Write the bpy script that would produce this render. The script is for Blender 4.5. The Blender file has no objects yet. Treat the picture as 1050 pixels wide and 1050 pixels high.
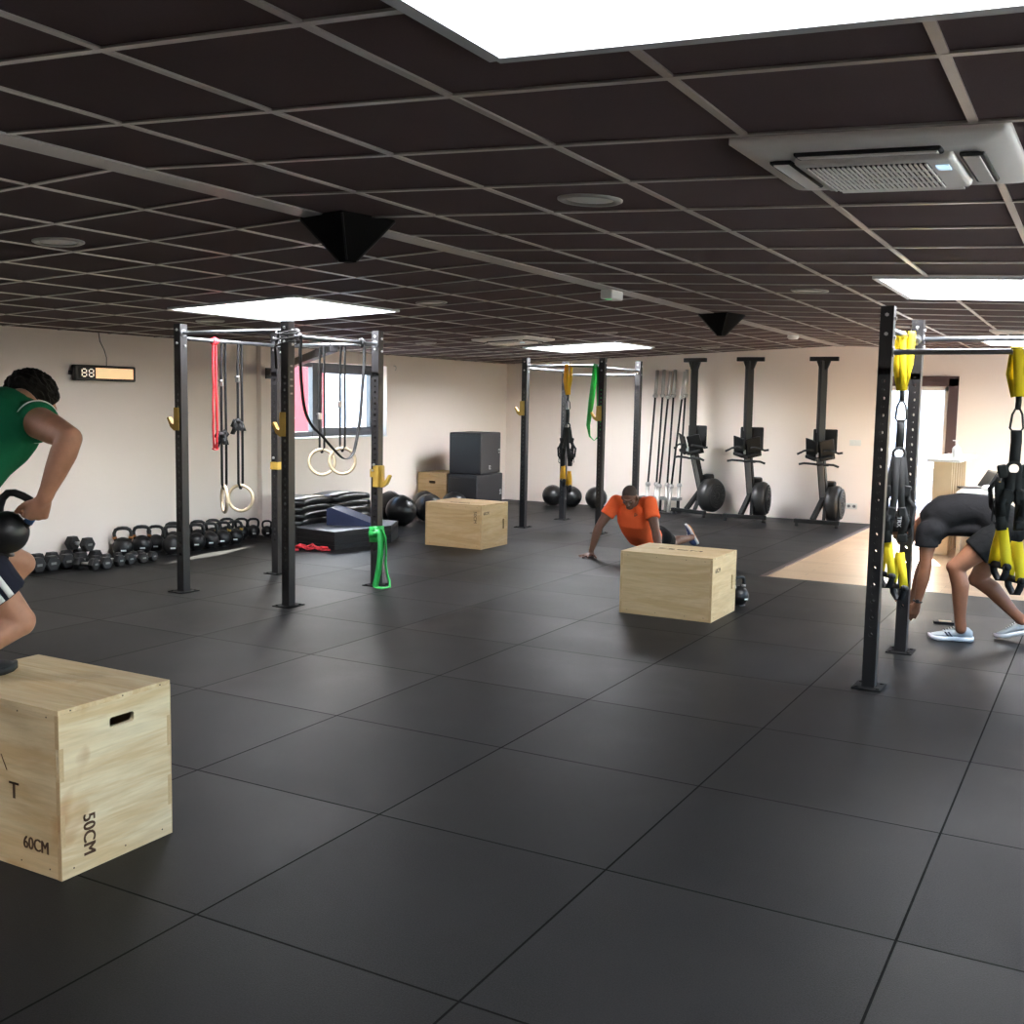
import bpy, bmesh, math, random
from mathutils import Vector, Matrix, Quaternion
from math import pi, sin, cos, radians as R_
random.seed(7)
SC = bpy.context.scene
COL = SC.collection

# ------------------------------------------------------------------ camera
cam_d = bpy.data.cameras.new('camera'); cam = bpy.data.objects.new('camera', cam_d); COL.objects.link(cam)
CR = Vector((0.874374, 0.484934, 0.017587)); CU = Vector((-0.064954, 0.081046, 0.994592)); CF = Vector((-0.480886, 0.870787, -0.102363))
cm = Matrix((CR, CU, -CF)).transposed().to_4x4(); cm.translation = (0, 0, 1.674)
cam.matrix_world = cm
cam_d.sensor_width = 36.0; cam_d.lens = 36.0 * 1111.77 / 1050.0; cam_d.clip_start = .05; cam_d.clip_end = 500
SC.camera = cam

# ------------------------------------------------------------------ exposure
SC.view_settings.view_transform = 'Standard'; SC.view_settings.look = 'None'
SC.view_settings.exposure = -0.12; SC.view_settings.gamma = 1.0; SC.view_settings.use_curve_mapping = False

# ------------------------------------------------------------------ sky and sun
SUN_DIR = Vector((0.55, -2.0, -1.0)).normalized()
SKYLIGHT_POWER = 58.0
wd = bpy.data.worlds.new('sky'); SC.world = wd; wd.use_nodes = True
nt = wd.node_tree; nt.nodes.clear()
wo = nt.nodes.new('ShaderNodeOutputWorld'); bg = nt.nodes.new('ShaderNodeBackground'); sk = nt.nodes.new('ShaderNodeTexSky')
sk.sky_type = 'NISHITA'; sk.sun_disc = False; sk.sun_elevation = R_(21); sk.sun_rotation = math.atan2(-SUN_DIR.x, -SUN_DIR.y)
sk.altitude = 200; sk.dust_density = 1.5
bg.inputs['Strength'].default_value = 4.0
nt.links.new(sk.outputs[0], bg.inputs[0]); nt.links.new(bg.outputs[0], wo.inputs[0])
sd = bpy.data.lights.new('sun', 'SUN'); sun = bpy.data.objects.new('sun', sd); COL.objects.link(sun)
sd.energy = 85.0; sd.angle = R_(0.6); sd.color = (1.0, .93, .82)
sun.location = (-9, 40, 20); sun.rotation_euler = SUN_DIR.to_track_quat('-Z', 'Y').to_euler()

# ------------------------------------------------------------------ material helpers
def lin(c):
    out = []
    for v in c[:3]:
        v = v / 255.0
        out.append(v / 12.92 if v <= .04045 else ((v + .055) / 1.055) ** 2.4)
    return tuple(out) + (1.0,)
class NT:
    def __init__(s, name):
        s.m = bpy.data.materials.new(name); s.m.use_nodes = True; s.t = s.m.node_tree
        s.b = s.t.nodes['Principled BSDF']
    def n(s, typ, **kw):
        x = s.t.nodes.new(typ)
        for k, v in kw.items():
            if k.startswith('i_'):
                k = k[2:]; k = int(k) if k.isdigit() else k.replace('_', ' ')
                x.inputs[k].default_value = v
            else: setattr(x, k, v)
        return x
    def l(s, a, b): s.t.links.new(a, b)
    def math(s, op, a, b=None, c=None):
        x = s.t.nodes.new('ShaderNodeMath'); x.operation = op
        for i, v in enumerate((a, b, c)):
            if v is None: continue
            if isinstance(v, (int, float)): x.inputs[i].default_value = v
            else: s.l(v, x.inputs[i])
        return x.outputs[0]
    def mix(s, f, a, b):
        x = s.t.nodes.new('ShaderNodeMix'); x.data_type = 'RGBA'
        for i, v in ((0, f), (6, a), (7, b)):
            if isinstance(v, (int, float)): x.inputs[i].default_value = v
            elif isinstance(v, tuple): x.inputs[i].default_value = v
            else: s.l(v, x.inputs[i])
        return x.outputs[2]
    def ramp(s, f, stops):
        x = s.t.nodes.new('ShaderNodeValToRGB'); e = x.color_ramp.elements
        while len(e) < len(stops): e.new(.5)
        for q, (p_, c) in zip(e, stops): q.position = p_; q.color = c
        s.l(f, x.inputs[0]); return x.outputs[0]
    def noise(s, scale, detail=3, rough=.5, vec=None, dist=0):
        x = s.t.nodes.new('ShaderNodeTexNoise'); x.inputs['Scale'].default_value = scale; x.inputs['Detail'].default_value = detail
        x.inputs['Roughness'].default_value = rough; x.inputs['Distortion'].default_value = dist
        s.l(vec if vec is not None else s.obj(), x.inputs['Vector']); return x.outputs[0]
    def obj(s):
        if not hasattr(s, '_tc'): s._tc = s.t.nodes.new('ShaderNodeTexCoord')
        return s._tc.outputs['Object']
    def mapping(s, scale=(1, 1, 1), rot=(0, 0, 0), vec=None):
        x = s.t.nodes.new('ShaderNodeMapping'); x.inputs['Scale'].default_value = scale; x.inputs['Rotation'].default_value = rot
        s.l(vec if vec is not None else s.obj(), x.inputs['Vector']); return x.outputs[0]
    def bump(s, h, strength=.3, dist=.002):
        x = s.t.nodes.new('ShaderNodeBump'); x.inputs['Strength'].default_value = strength; x.inputs['Distance'].default_value = dist
        s.l(h, x.inputs['Height']); s.l(x.outputs[0], s.b.inputs['Normal'])
    def set(s, col=None, rough=None, metal=None, spec=None):
        if col is not None:
            if isinstance(col, tuple): s.b.inputs['Base Color'].default_value = col
            else: s.l(col, s.b.inputs['Base Color'])
        if rough is not None:
            if isinstance(rough, (int, float)): s.b.inputs['Roughness'].default_value = rough
            else: s.l(rough, s.b.inputs['Roughness'])
        if metal is not None: s.b.inputs['Metallic'].default_value = metal
        if spec is not None: s.b.inputs['Specular IOR Level'].default_value = spec
        return s.m
def mat(name, c, rough=.5, metal=0, var=.12, scale=30, bump=0, bscale=None, spec=.5, bdist=.002):
    t = NT(name); a = lin(c)
    f = t.noise(scale)
    lo = tuple(v * (1 - var) for v in a[:3]) + (1,); hi = tuple(min(1, v * (1 + var)) for v in a[:3]) + (1,)
    t.set(t.mix(f, lo, hi), rough, metal, spec)
    if bump: t.bump(t.noise(bscale or scale * 4), bump, bdist)
    return t.m

M = {}
M['wall'] = mat('wall_paint', (241, 228, 219), .85, var=.015, scale=1.5, bump=.08, bscale=90, spec=.25)
M['frame_white'] = mat('white_paint', (232, 232, 230), .6, var=.02)
M['ceil_tile'] = mat('ceiling_tile', (76, 61, 61), .9, var=.14, scale=180, bump=.25, bscale=260, spec=.2)
M['grid'] = mat('ceiling_grid_metal', (172, 166, 160), .33, metal=.75, var=.05, scale=20)
M['ridge'] = mat('ridge_strip_paint', (165, 160, 156), .38, metal=.55, var=.06, scale=8)
M['lip'] = mat('skylight_lip', (185, 190, 194), .4, metal=.4, var=.05)
M['well'] = mat('skylight_well', (240, 242, 242), .7, var=.01)
M['black_plastic'] = mat('black_plastic', (22, 22, 23), .42, var=.1)
M['black_speaker'] = mat('black_felt', (14, 13, 14), .95, var=.1, scale=300, bump=.3, spec=.1)
M['black_rubber'] = mat('black_rubber', (26, 26, 28), .6, var=.12, scale=60)
M['rig'] = mat('rig_black_powder_coat', (36, 35, 37), .38, metal=.15, var=.08, scale=400, bump=.08, bscale=900, bdist=.0005)
M['steel'] = mat('brushed_steel', (188, 188, 190), .28, metal=.95, var=.06, scale=40)
M['chrome'] = mat('chrome', (215, 215, 215), .16, metal=1.0, var=.02)
M['bar_metal'] = mat('rig_crossbar_metal', (130, 132, 136), .3, metal=.85, var=.06)
M['base_black'] = mat('matt_black_plate', (14, 14, 15), .8, var=.1, spec=.15)
M['sleeve'] = mat('satin_sleeve', (188, 184, 178), .38, metal=.45, var=.04)
M['bolt'] = mat('zinc_bolt', (205, 205, 205), .3, metal=.9, var=.05)
M['yellow'] = mat('yellow_strap', (232, 205, 20), .7, var=.06, scale=400, bump=.15, bscale=600)
M['jyellow'] = mat('worn_yellow_plastic', (184, 150, 66), .5, var=.18, scale=25)
M['amber'] = mat('amber_strap', (226, 166, 30), .7, var=.06, scale=400)
M['black_web'] = mat('black_webbing', (22, 22, 24), .75, var=.12, scale=500, bump=.15, bscale=700)
M['grey_web'] = mat('charcoal_webbing', (44, 44, 47), .75, var=.12, scale=500)
M['red_band'] = mat('red_latex', (226, 62, 72), .5, var=.05)
M['green_band'] = mat('green_latex', (48, 176, 84), .45, var=.06, scale=12)
M['ringwood'] = mat('ring_birch', (206, 186, 156), .45, var=.1, scale=20)
M['white_plastic'] = mat('white_plastic', (222, 221, 217), .4, var=.02)
M['ac_plastic'] = mat('air_conditioner_plastic', (238, 234, 226), .45, var=.02)
M['darkslot'] = mat('dark_slot', (20, 20, 21), .7)
M['brass'] = mat('bronze_tape', (150, 96, 52), .45, metal=.4, var=.15)
M['iron'] = mat('black_cast_iron', (24, 24, 26), .4, metal=.1, var=.15, scale=90, bump=.15, bscale=200)
M['vinyl'] = mat('black_vinyl', (24, 24, 25), .3, var=.1, scale=40, bump=.1, bscale=60)
M['blue_vinyl'] = mat('navy_vinyl', (40, 50, 84), .5, var=.1, scale=30)
M['mat_grey'] = mat('grey_vinyl_top', (122, 126, 134), .42, var=.06, scale=6)
M['softblack'] = mat('black_soft_box_vinyl', (24, 24, 27), .5, var=.08, scale=30)
M['door_frame'] = mat('brown_door_frame', (74, 54, 54), .5, var=.08)
M['alu_dark'] = mat('anthracite_frame', (84, 86, 92), .45, metal=.3, var=.05)
M['counter_wood'] = mat('beige_laminate', (206, 182, 148), .5, var=.05, scale=12)
M['print'] = mat('brown_stamp_ink', (92, 66, 44), .8, var=.1)
M['dark_print'] = mat('dark_stamp_ink', (70, 56, 42), .8, var=.1)
M['white_print'] = mat('white_print', (225, 225, 225), .6, var=.02)

def glass_mat():
    t = NT('window_glass'); t.t.nodes.remove(t.b)
    tr = t.n('ShaderNodeBsdfTransparent'); tr.inputs[0].default_value = (.96, .98, .98, 1)
    gl = t.n('ShaderNodeBsdfGlossy'); gl.inputs['Roughness'].default_value = .01
    lw = t.n('ShaderNodeLayerWeight'); fv = t.math('MULTIPLY_ADD', t.math('POWER', lw.outputs['Facing'], 5.0), .9, .04)
    mx = t.n('ShaderNodeMixShader'); t.l(fv, mx.inputs[0]); t.l(tr.outputs[0], mx.inputs[1]); t.l(gl.outputs[0], mx.inputs[2])
    t.l(mx.outputs[0], t.t.nodes['Material Output'].inputs['Surface'])
    return t.m
M['glass'] = glass_mat()

def emis(name, c, s):
    t = NT(name); t.b.inputs['Base Color'].default_value = lin(c)
    t.b.inputs['Emission Color'].default_value = lin(c); t.b.inputs['Emission Strength'].default_value = s
    return t.m
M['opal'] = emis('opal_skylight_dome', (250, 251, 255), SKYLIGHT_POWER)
M['opal_near'] = emis('opal_skylight_dome_shaded', (250, 251, 255), SKYLIGHT_POWER * .42)  # near panes: output cut to balance the light on the walls
M['opal_mid'] = emis('opal_skylight_dome_dusty', (250, 251, 255), SKYLIGHT_POWER * .55)  # output lowered so the left wall does not burn out
M['opal_far'] = emis('opal_skylight_dome_clear', (250, 251, 255), SKYLIGHT_POWER * 1.1)  # output raised to brighten the far left corner
M['led'] = emis('display_panel_glow', (255, 214, 160), .75)
M['led_digit'] = emis('display_digit', (255, 235, 215), .9)
M['green_led'] = emis('green_indicator', (70, 220, 130), .8)
M['blue_led'] = emis('status_lamp', (190, 225, 255), 1.2)

def floor_mat():
    t = NT('rubber_floor_tiles')
    geo = t.n('ShaderNodeNewGeometry'); sep = t.n('ShaderNodeSeparateXYZ'); t.l(geo.outputs['Position'], sep.inputs[0])
    u = t.math('SUBTRACT', sep.outputs[0], -2.498); v = t.math('SUBTRACT', sep.outputs[1], 2.457)
    fu = t.math('FRACT', u); fv = t.math('FRACT', v)
    du = t.math('MINIMUM', fu, t.math('SUBTRACT', 1.0, fu)); dv = t.math('MINIMUM', fv, t.math('SUBTRACT', 1.0, fv))
    d = t.math('MINIMUM', du, dv)
    line = t.math('LESS_THAN', d, .0042)
    iu = t.math('FLOOR', u); iv = t.math('FLOOR', v)
    cmb = t.n('ShaderNodeCombineXYZ'); t.l(iu, cmb.inputs[0]); t.l(iv, cmb.inputs[1])
    wn = t.n('ShaderNodeTexWhiteNoise'); wn.noise_dimensions = '3D'; t.l(cmb.outputs[0], wn.inputs['Vector'])
    tone = t.math('MULTIPLY_ADD', wn.outputs['Value'], .5, .72)
    pos = geo.outputs['Position']
    gr = t.noise(190, 3, .75, vec=pos); dust = t.noise(2.2, 5, .6, vec=pos); sp = t.noise(170, 2, .6, vec=pos)
    base = t.ramp(gr, [(.3, lin((6, 6, 6.5))), (.72, lin((40, 40, 41)))])
    base = t.mix(t.math('MULTIPLY', t.ramp(dust, [(.45, (0, 0, 0, 1)), (.75, (1, 1, 1, 1))]), .5), base, lin((42, 42, 42)))
    mt = t.n('ShaderNodeVectorMath', operation='SCALE'); t.l(base, mt.inputs[0]); t.l(tone, mt.inputs['Scale'])
    col = t.mix(line, mt.outputs[0], lin((3, 3, 3)))
    rough = t.math('ADD', t.math('MULTIPLY', dust, .14), t.math('MULTIPLY_ADD', wn.outputs['Value'], .08, .37))
    t.set(col, t.math('ADD', rough, t.math('MULTIPLY', line, .4)), 0, .10)
    hgt = t.math('ADD', t.math('MULTIPLY', sp, .5), t.math('MULTIPLY', gr, .5))
    b1 = t.n('ShaderNodeBump'); b1.inputs['Strength'].default_value = .35; b1.inputs['Distance'].default_value = .0022
    t.l(hgt, b1.inputs['Height'])
    # every tile lies a hair out of level
    off = t.n('ShaderNodeVectorMath', operation='SUBTRACT'); t.l(wn.outputs['Color'], off.inputs[0]); off.inputs[1].default_value = (.5, .5, .5)
    sc = t.n('ShaderNodeVectorMath', operation='MULTIPLY'); t.l(off.outputs[0], sc.inputs[0]); sc.inputs[1].default_value = (.03, .03, 0)
    ad = t.n('ShaderNodeVectorMath', operation='ADD'); t.l(b1.outputs[0], ad.inputs[0]); t.l(sc.outputs[0], ad.inputs[1])
    nn = t.n('ShaderNodeVectorMath', operation='NORMALIZE'); t.l(ad.outputs[0], nn.inputs[0]); t.l(nn.outputs[0], t.b.inputs['Normal'])
    return t.m
M['floor'] = floor_mat()

def woodfloor_mat():
    t = NT('oak_plank_floor')
    geo = t.n('ShaderNodeNewGeometry'); pos = geo.outputs['Position']
    br = t.n('ShaderNodeTexBrick'); t.l(pos, br.inputs['Vector'])
    br.inputs['Scale'].default_value = 1.0; br.inputs['Brick Width'].default_value = 1.3; br.inputs['Row Height'].default_value = .14
    br.inputs['Mortar Size'].default_value = .002; br.offset = .37
    br.inputs['Color1'].default_value = lin((206, 176, 142)); br.inputs['Color2'].default_value = lin((190, 158, 124)); br.inputs['Mortar'].default_value = lin((120, 96, 72))
    g = t.noise(1, 4, .6, vec=t.mapping((4, 60, 4), vec=pos))
    t.set(t.mix(t.math('MULTIPLY', g, .35), br.outputs[0], lin((170, 134, 100))), .32, 0, .5)
    return t.m
M['oak_floor'] = woodfloor_mat()

def ply_mat(name, c1, c2, c3, axis=0, blot=1.0):
    t = NT(name)
    sc = [(1.2, 9, 9), (9, 1.2, 9), (9, 9, 1.2)][axis]
    sc2 = [(6, 90, 90), (90, 6, 90), (90, 90, 6)][axis]
    big = t.noise(1.1, 3, .55, vec=t.mapping(sc), dist=1.4)
    fine = t.noise(1.0, 4, .65, vec=t.mapping(sc2))
    mid = t.noise(2.3, 2, .5, dist=.8)
    c = t.mix(t.ramp(big, [(.38, (0, 0, 0, 1)), (.62, (1, 1, 1, 1))]), lin(c1), lin(c2))
    blo = t.ramp(mid, [(.60, (0, 0, 0, 1)), (.66, (1, 1, 1, 1))])
    c = t.mix(t.math('MULTIPLY', blo, .6 * blot), c, lin(c3))
    c = t.mix(t.math('MULTIPLY', t.ramp(fine, [(.4, (0, 0, 0, 1)), (.75, (1, 1, 1, 1))]), .28), c, lin(tuple(v * .72 for v in c2)))
    t.set(c, .55, 0, .4); t.bump(fine, .12, .0012)
    return t.m
M['ply_front'] = ply_mat('pine_plywood', (222, 202, 162), (206, 178, 132), (186, 144, 96), 0, 1.0)
M['ply_front_side'] = ply_mat('pine_plywood_side', (226, 210, 174), (208, 182, 138), (184, 142, 96), 1, 1.3)
M['ply_side'] = ply_mat('birch_plywood_side', (214, 190, 148), (200, 172, 128), (186, 152, 106), 1, .5)
M['ply_far_side'] = ply_mat('warm_plywood_side', (212, 182, 138), (198, 164, 116), (184, 146, 98), 1, .5)
M['ply'] = ply_mat('birch_plywood', (214, 190, 148), (200, 172, 128), (186, 152, 106), 0, .35)
M['ply_far'] = ply_mat('warm_plywood', (212, 182, 138), (198, 164, 116), (184, 146, 98), 0, .3)
M['ply_edge'] = mat('plywood_edge', (192, 164, 122), .7, var=.2, scale=120)

# ------------------------------------------------------------------ mesh helpers
class MB:
    """collects shapes, then becomes ONE mesh object"""
    def __init__(s): s.bm = bmesh.new(); s.mi = 0; s.sm = False
    def _fin(s, faces, smooth=None):
        for f in faces: f.material_index = s.mi; f.smooth = s.sm if smooth is None else smooth
    def quad(s, pts):
        vs = [s.bm.verts.new(Vector(p_)) for p_ in pts]; f = s.bm.faces.new(vs); s._fin([f], False); return s
    def box(s, c, size, rot=None, bevel=0, seg=2):
        m = Matrix.Translation(Vector(c))
        if rot is not None: m = m @ (rot.to_4x4() if hasattr(rot, 'to_4x4') else rot)
        m = m @ Matrix.Diagonal((size[0], size[1], size[2], 1))
        g = bmesh.ops.create_cube(s.bm, size=1, matrix=m); vs = g['verts']
        fs = {f for v in vs for f in v.link_faces}; s._fin(fs, False)
        if bevel:
            es = {e for v in vs for e in v.link_edges}
            r = bmesh.ops.bevel(s.bm, geom=list(es) , offset=bevel, offset_type='OFFSET', segments=seg, profile=.5, affect='EDGES', clamp_overlap=True)
            s._fin(r['faces'], True)
        return s
    def mbox(s, a, b, bevel=0):
        return s.box([(a[i] + b[i]) / 2 for i in range(3)], [abs(b[i] - a[i]) for i in range(3)], None, bevel)
    def bar(s, a, b, w, h, up=(0, 0, 1), bevel=0):
        a, b = Vector(a), Vector(b); d = (b - a); L = d.length; y = d.normalized(); up = Vector(up)
        x = y.cross(up)
        if x.length < 1e-4: x = y.cross(Vector((1, 0, 0)))
        x.normalize(); z = x.cross(y)
        return s.box((a + b) / 2, (w, L, h), Matrix((x, y, z)).transposed(), bevel)
    def cyl(s, a, b, r0, r1=None, seg=16, caps=True):
        r1 = r0 if r1 is None else r1
        a, b = Vector(a), Vector(b); d = b - a
        q = d.to_track_quat('Z', 'Y').to_matrix().to_4x4(); m = Matrix.Translation((a + b) / 2) @ q
        g = bmesh.ops.create_cone(s.bm, cap_ends=caps, cap_tris=False, segments=seg, radius1=r0, radius2=r1, depth=d.length, matrix=m)
        fs = {f for v in g['verts'] for f in v.link_faces}
        for f in fs: f.material_index = s.mi; f.smooth = len(f.verts) == 4
        return s
    def ball(s, c, r, sc=(1, 1, 1), rot=None, u=20, v=12):
        m = Matrix.Translation(Vector(c))
        if rot is not None: m = m @ rot.to_4x4()
        m = m @ Matrix.Diagonal((r * sc[0], r * sc[1], r * sc[2], 1))
        g = bmesh.ops.create_uvsphere(s.bm, u_segments=u, v_segments=v, radius=1, matrix=m)
        s._fin({f for v_ in g['verts'] for f in v_.link_faces}, True); return s
    def ring(s, prof_pts, closed_path=True):
        """list of rings (each a list of points) skinned in order"""
        rows = [[s.bm.verts.new(Vector(p_)) for p_ in r] for r in prof_pts]
        n = len(rows[0]); R = len(rows); fs = []
        for i in range(R if closed_path else R - 1):
            a, b = rows[i], rows[(i + 1) % R]
            for j in range(n):
                try: fs.append(s.bm.faces.new((a[j], a[(j + 1) % n], b[(j + 1) % n], b[j])))
                except ValueError: pass
        if not closed_path:
            fs.append(s.bm.faces.new(list(reversed(rows[0])))); fs.append(s.bm.faces.new(rows[-1]))
        s._fin(fs, True); return s
    def torus(s, c, axis, R, r, N=36, n=10):
        q = Vector(axis).normalized().to_track_quat('Z', 'Y'); c = Vector(c)
        rows = []
        for i in range(N):
            a = 2 * pi * i / N; e = Vector((cos(a), sin(a), 0))
            rows.append([c + q @ (e * (R + r * cos(2 * pi * j / n)) + Vector((0, 0, r * sin(2 * pi * j / n)))) for j in range(n)])
        return s.ring(rows, True)
    def lathe(s, prof, c=(0, 0, 0), axis=(0, 0, 1), n=28):
        q = Vector(axis).normalized().to_track_quat('Z', 'Y'); c = Vector(c); rows = []
        for r, z in prof:
            rows.append([c + q @ Vector((max(r, 1e-4) * cos(2 * pi * j / n), max(r, 1e-4) * sin(2 * pi * j / n), z)) for j in range(n)])
        return s.ring(rows, False)
    def sweep(s, path, w, t, up=(0, 0, 1), closed=False, round_=False, n=8, ws=None):
        """strap (w x t) or tube (round_, radius w) along a path"""
        P = [Vector(p_) for p_ in path]; rows = []; N = len(P); prev = None
        for i in range(N):
            if closed: d = P[(i + 1) % N] - P[i - 1]
            else: d = P[min(i + 1, N - 1)] - P[max(i - 1, 0)]
            d.normalize()
            u = Vector(up); x = u - d * u.dot(d)
            if x.length < .05: x = prev if prev is not None else d.orthogonal()
            x = (x - d * x.dot(d)).normalized(); prev = x
            y = d.cross(x)
            k = ws[i] if ws else 1
            if round_: rows.append([P[i] + (x * cos(2 * pi * j / n) + y * sin(2 * pi * j / n)) * w * k for j in range(n)])
            else: rows.append([P[i] + x * (a * w / 2 * k) + y * (b * t / 2) for a, b in ((-1, -1), (1, -1), (1, 1), (-1, 1))])
        s.ring(rows, closed)
        if not round_:
            for f in s.bm.faces[-1:]: pass
        return s
    def prism(s, poly, origin, ax, ay, thick):
        """2D polygon in the plane (ax, ay), given a thickness along its normal"""
        o, ax, ay = Vector(origin), Vector(ax), Vector(ay); nz = ax.cross(ay).normalized()
        a = [s.bm.verts.new(o + ax * p_[0] + ay * p_[1] - nz * thick / 2) for p_ in poly]
        b = [s.bm.verts.new(o + ax * p_[0] + ay * p_[1] + nz * thick / 2) for p_ in poly]
        fs = [s.bm.faces.new(list(reversed(a))), s.bm.faces.new(b)]; n = len(poly)
        for i in range(n): fs.append(s.bm.faces.new((a[i], a[(i + 1) % n], b[(i + 1) % n], b[i])))
        s._fin(fs, False); return s
    def build(s, name, mats, parent=None, loc=None, recalc=True):
        if recalc: bmesh.ops.recalc_face_normals(s.bm, faces=s.bm.faces)
        me = bpy.data.meshes.new(name); s.bm.to_mesh(me); s.bm.free()
        if not isinstance(mats, (list, tuple)): mats = [mats]
        for m_ in mats: me.materials.append(m_)
        o = bpy.data.objects.new(name, me); COL.objects.link(o)
        if parent is not None: o.parent = parent
        if loc is not None: o.location = loc
        return o

def tag(o, label, cat, group=None):
    o['label'] = label; o['category'] = cat
    if group: o['group'] = group
    return o
def thing(name, label, cat, loc=(0, 0, 0), rz=0, group=None):
    o = bpy.data.objects.new(name, None); COL.objects.link(o); o.location = loc; o.rotation_euler = (0, 0, rz); o.empty_display_size = .1
    return tag(o, label, cat, group)
def struct(o): o['kind'] = 'structure'; return o
def dup(root, loc, rz=None, label=None, parent=None, scale=None):
    c = root.copy(); COL.objects.link(c); c.location = loc
    if rz is not None: c.rotation_euler = (root.rotation_euler[0], root.rotation_euler[1], rz)
    if scale is not None: c.scale = (scale,) * 3 if isinstance(scale, (int, float)) else scale
    if label: c['label'] = label
    def rec(src, dst):
        for ch in list(src.children):
            d = ch.copy(); COL.objects.link(d); d.parent = dst; rec(ch, d)
    rec(root, c)
    return c
def text_mesh(body, size, name, material, parent, M4, depth=.0006, align='CENTER', sx=1.0, bold=0.0):
    cu = bpy.data.curves.new(name, 'FONT'); cu.body = body; cu.size = size; cu.extrude = depth; cu.align_x = align; cu.align_y = 'CENTER'; cu.resolution_u = 3
    ob = bpy.data.objects.new(name, cu); COL.objects.link(ob)
    dg = bpy.context.evaluated_depsgraph_get(); me = bpy.data.meshes.new_from_object(ob.evaluated_get(dg)); bpy.data.objects.remove(ob); bpy.data.curves.remove(cu)
    if bold:                                    # heavier strokes
        bm = bmesh.new()
        for dx in (-bold, 0, bold): n0 = len(bm.verts); bm.from_mesh(me); bm.verts.ensure_lookup_table(); bmesh.ops.translate(bm, verts=bm.verts[n0:], vec=(dx, 0, abs(dx) * .05))
        bm.to_mesh(me); bm.free()
    me.transform(Matrix.Diagonal((sx, 1, 1, 1))); me.transform(M4)
    me.materials.clear(); me.materials.append(material)
    o = bpy.data.objects.new(name, me); COL.objects.link(o)
    if parent: o.parent = parent
    return o
def frame4(origin, ax, ay):
    ax, ay = Vector(ax).normalized(), Vector(ay).normalized(); az = ax.cross(ay)
    m = Matrix((ax, ay, az)).transposed().to_4x4(); m.translation = Vector(origin); return m
# ------------------------------------------------------------------ the room shell
XL, XR, YB, YF = -9.0, 2.4, 16.03, -4.6      # inner faces of the walls
# ceiling geometry: two shallow slopes meeting on a ridge line
CO = Vector((-3.353, 1.837, 0)); CD = Vector((.99994, .0108, 0)); CB = Vector((-.0108, .99994, 0)); ZC = 2.5375
def cz(k): return ZC + (-.0433 * k if k > 0 else .0465 * k)
def cp(k, m, dz=0):
    q = CO + CD * k + CB * m; return Vector((q.x, q.y, cz(k) + dz))
SM = .6024
TH = .30
# floor
b = MB(); b.mbox((XL - TH, YF - TH, -.12), (XR + TH, YB + TH, -.005)); fl = struct(b.build('floor', M['oak_floor']))
b = MB()
b.mbox((XL, YF, -.005), (XR, 10.43, .0)); b.mbox((XL, 10.43, -.005), (-2.95, YB, 0))
struct(b.build('floor_rubber', M['floor'])); bpy.data.objects['floor_rubber'].name = 'floor.001'
b = MB(); b.mbox((-2.95, 10.40, -.004), (-2.90, YB, .006)); struct(b.build('trim_1', M['door_frame']))
# walls
WY0, WY1, WZ0, WZ1 = 10.40, 12.585, 1.15, 2.12
b = MB()
b.mbox((XL - TH, YF - TH, -.12), (XL, WY0, 2.9)); b.mbox((XL - TH, WY1, -.12), (XL, YB + TH, 2.9))
b.mbox((XL - TH, WY0, -.12), (XL, WY1, WZ0)); b.mbox((XL - TH, WY0, WZ1), (XL, WY1, 2.9))
struct(b.build('wall_left', M['wall']))
DX0, DX1, DZ = -2.93, -1.93, 2.08
b = MB()
b.mbox((XL, YB, -.12), (DX0, YB + TH, 2.9)); b.mbox((DX1, YB, -.12), (XR + TH, YB + TH, 2.9)); b.mbox((DX0, YB, DZ), (DX1, YB + TH, 2.9)); b.mbox((DX0, YB, -.12), (DX1, YB + TH, -.006))
struct(b.build('wall_back', M['wall']))
RW = [(3.0, 5.5), (6.2, 8.7), (9.4, 11.9), (12.6, 15.1)]; RZ0, RZ1 = .85, 2.2
b = MB(); b.mbox((XR, YF - TH, -.12), (XR + TH, YB, RZ0)); b.mbox((XR, YF - TH, RZ1), (XR + TH, YB, 2.9))
yy = [YF - TH] + [v for w_ in RW for v in w_] + [YB]
for i in range(0, len(yy), 2): b.mbox((XR, yy[i], RZ0), (XR + TH, yy[i + 1], RZ1))
struct(b.build('wall_right', M['wall']))
for i, (y0, y1) in enumerate(RW):
    b = MB()
    for a_, c_ in (((y0, RZ0), (y0 + .07, RZ1)), ((y1 - .07, RZ0), (y1, RZ1)), ((y0, RZ0), (y1, RZ0 + .07)), ((y0, RZ1 - .07), (y1, RZ1)), (((y0 + y1) / 2 - .04, RZ0), ((y0 + y1) / 2 + .04, RZ1))):
        b.mbox((XR + .18, a_[0], a_[1]), (XR + .25, c_[0], c_[1]))
    w = struct(b.build('window_%d' % (i + 2), M['alu_dark']))
    b = MB(); b.mbox((XR + .21, y0 + .02, RZ0 + .02), (XR + .216, y1 - .02, RZ1 - .02)); b.build('glass', M['glass'], w)
b = MB(); b.mbox((XL, YF - TH, -.12), (XR, YF, 2.9)); struct(b.build('wall_front', M['wall']))
b = MB(); b.mbox((XL, 9.93, 0), (XL + .07, 10.14, 2.27)); struct(b.build('trim_2', M['wall']))
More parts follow.
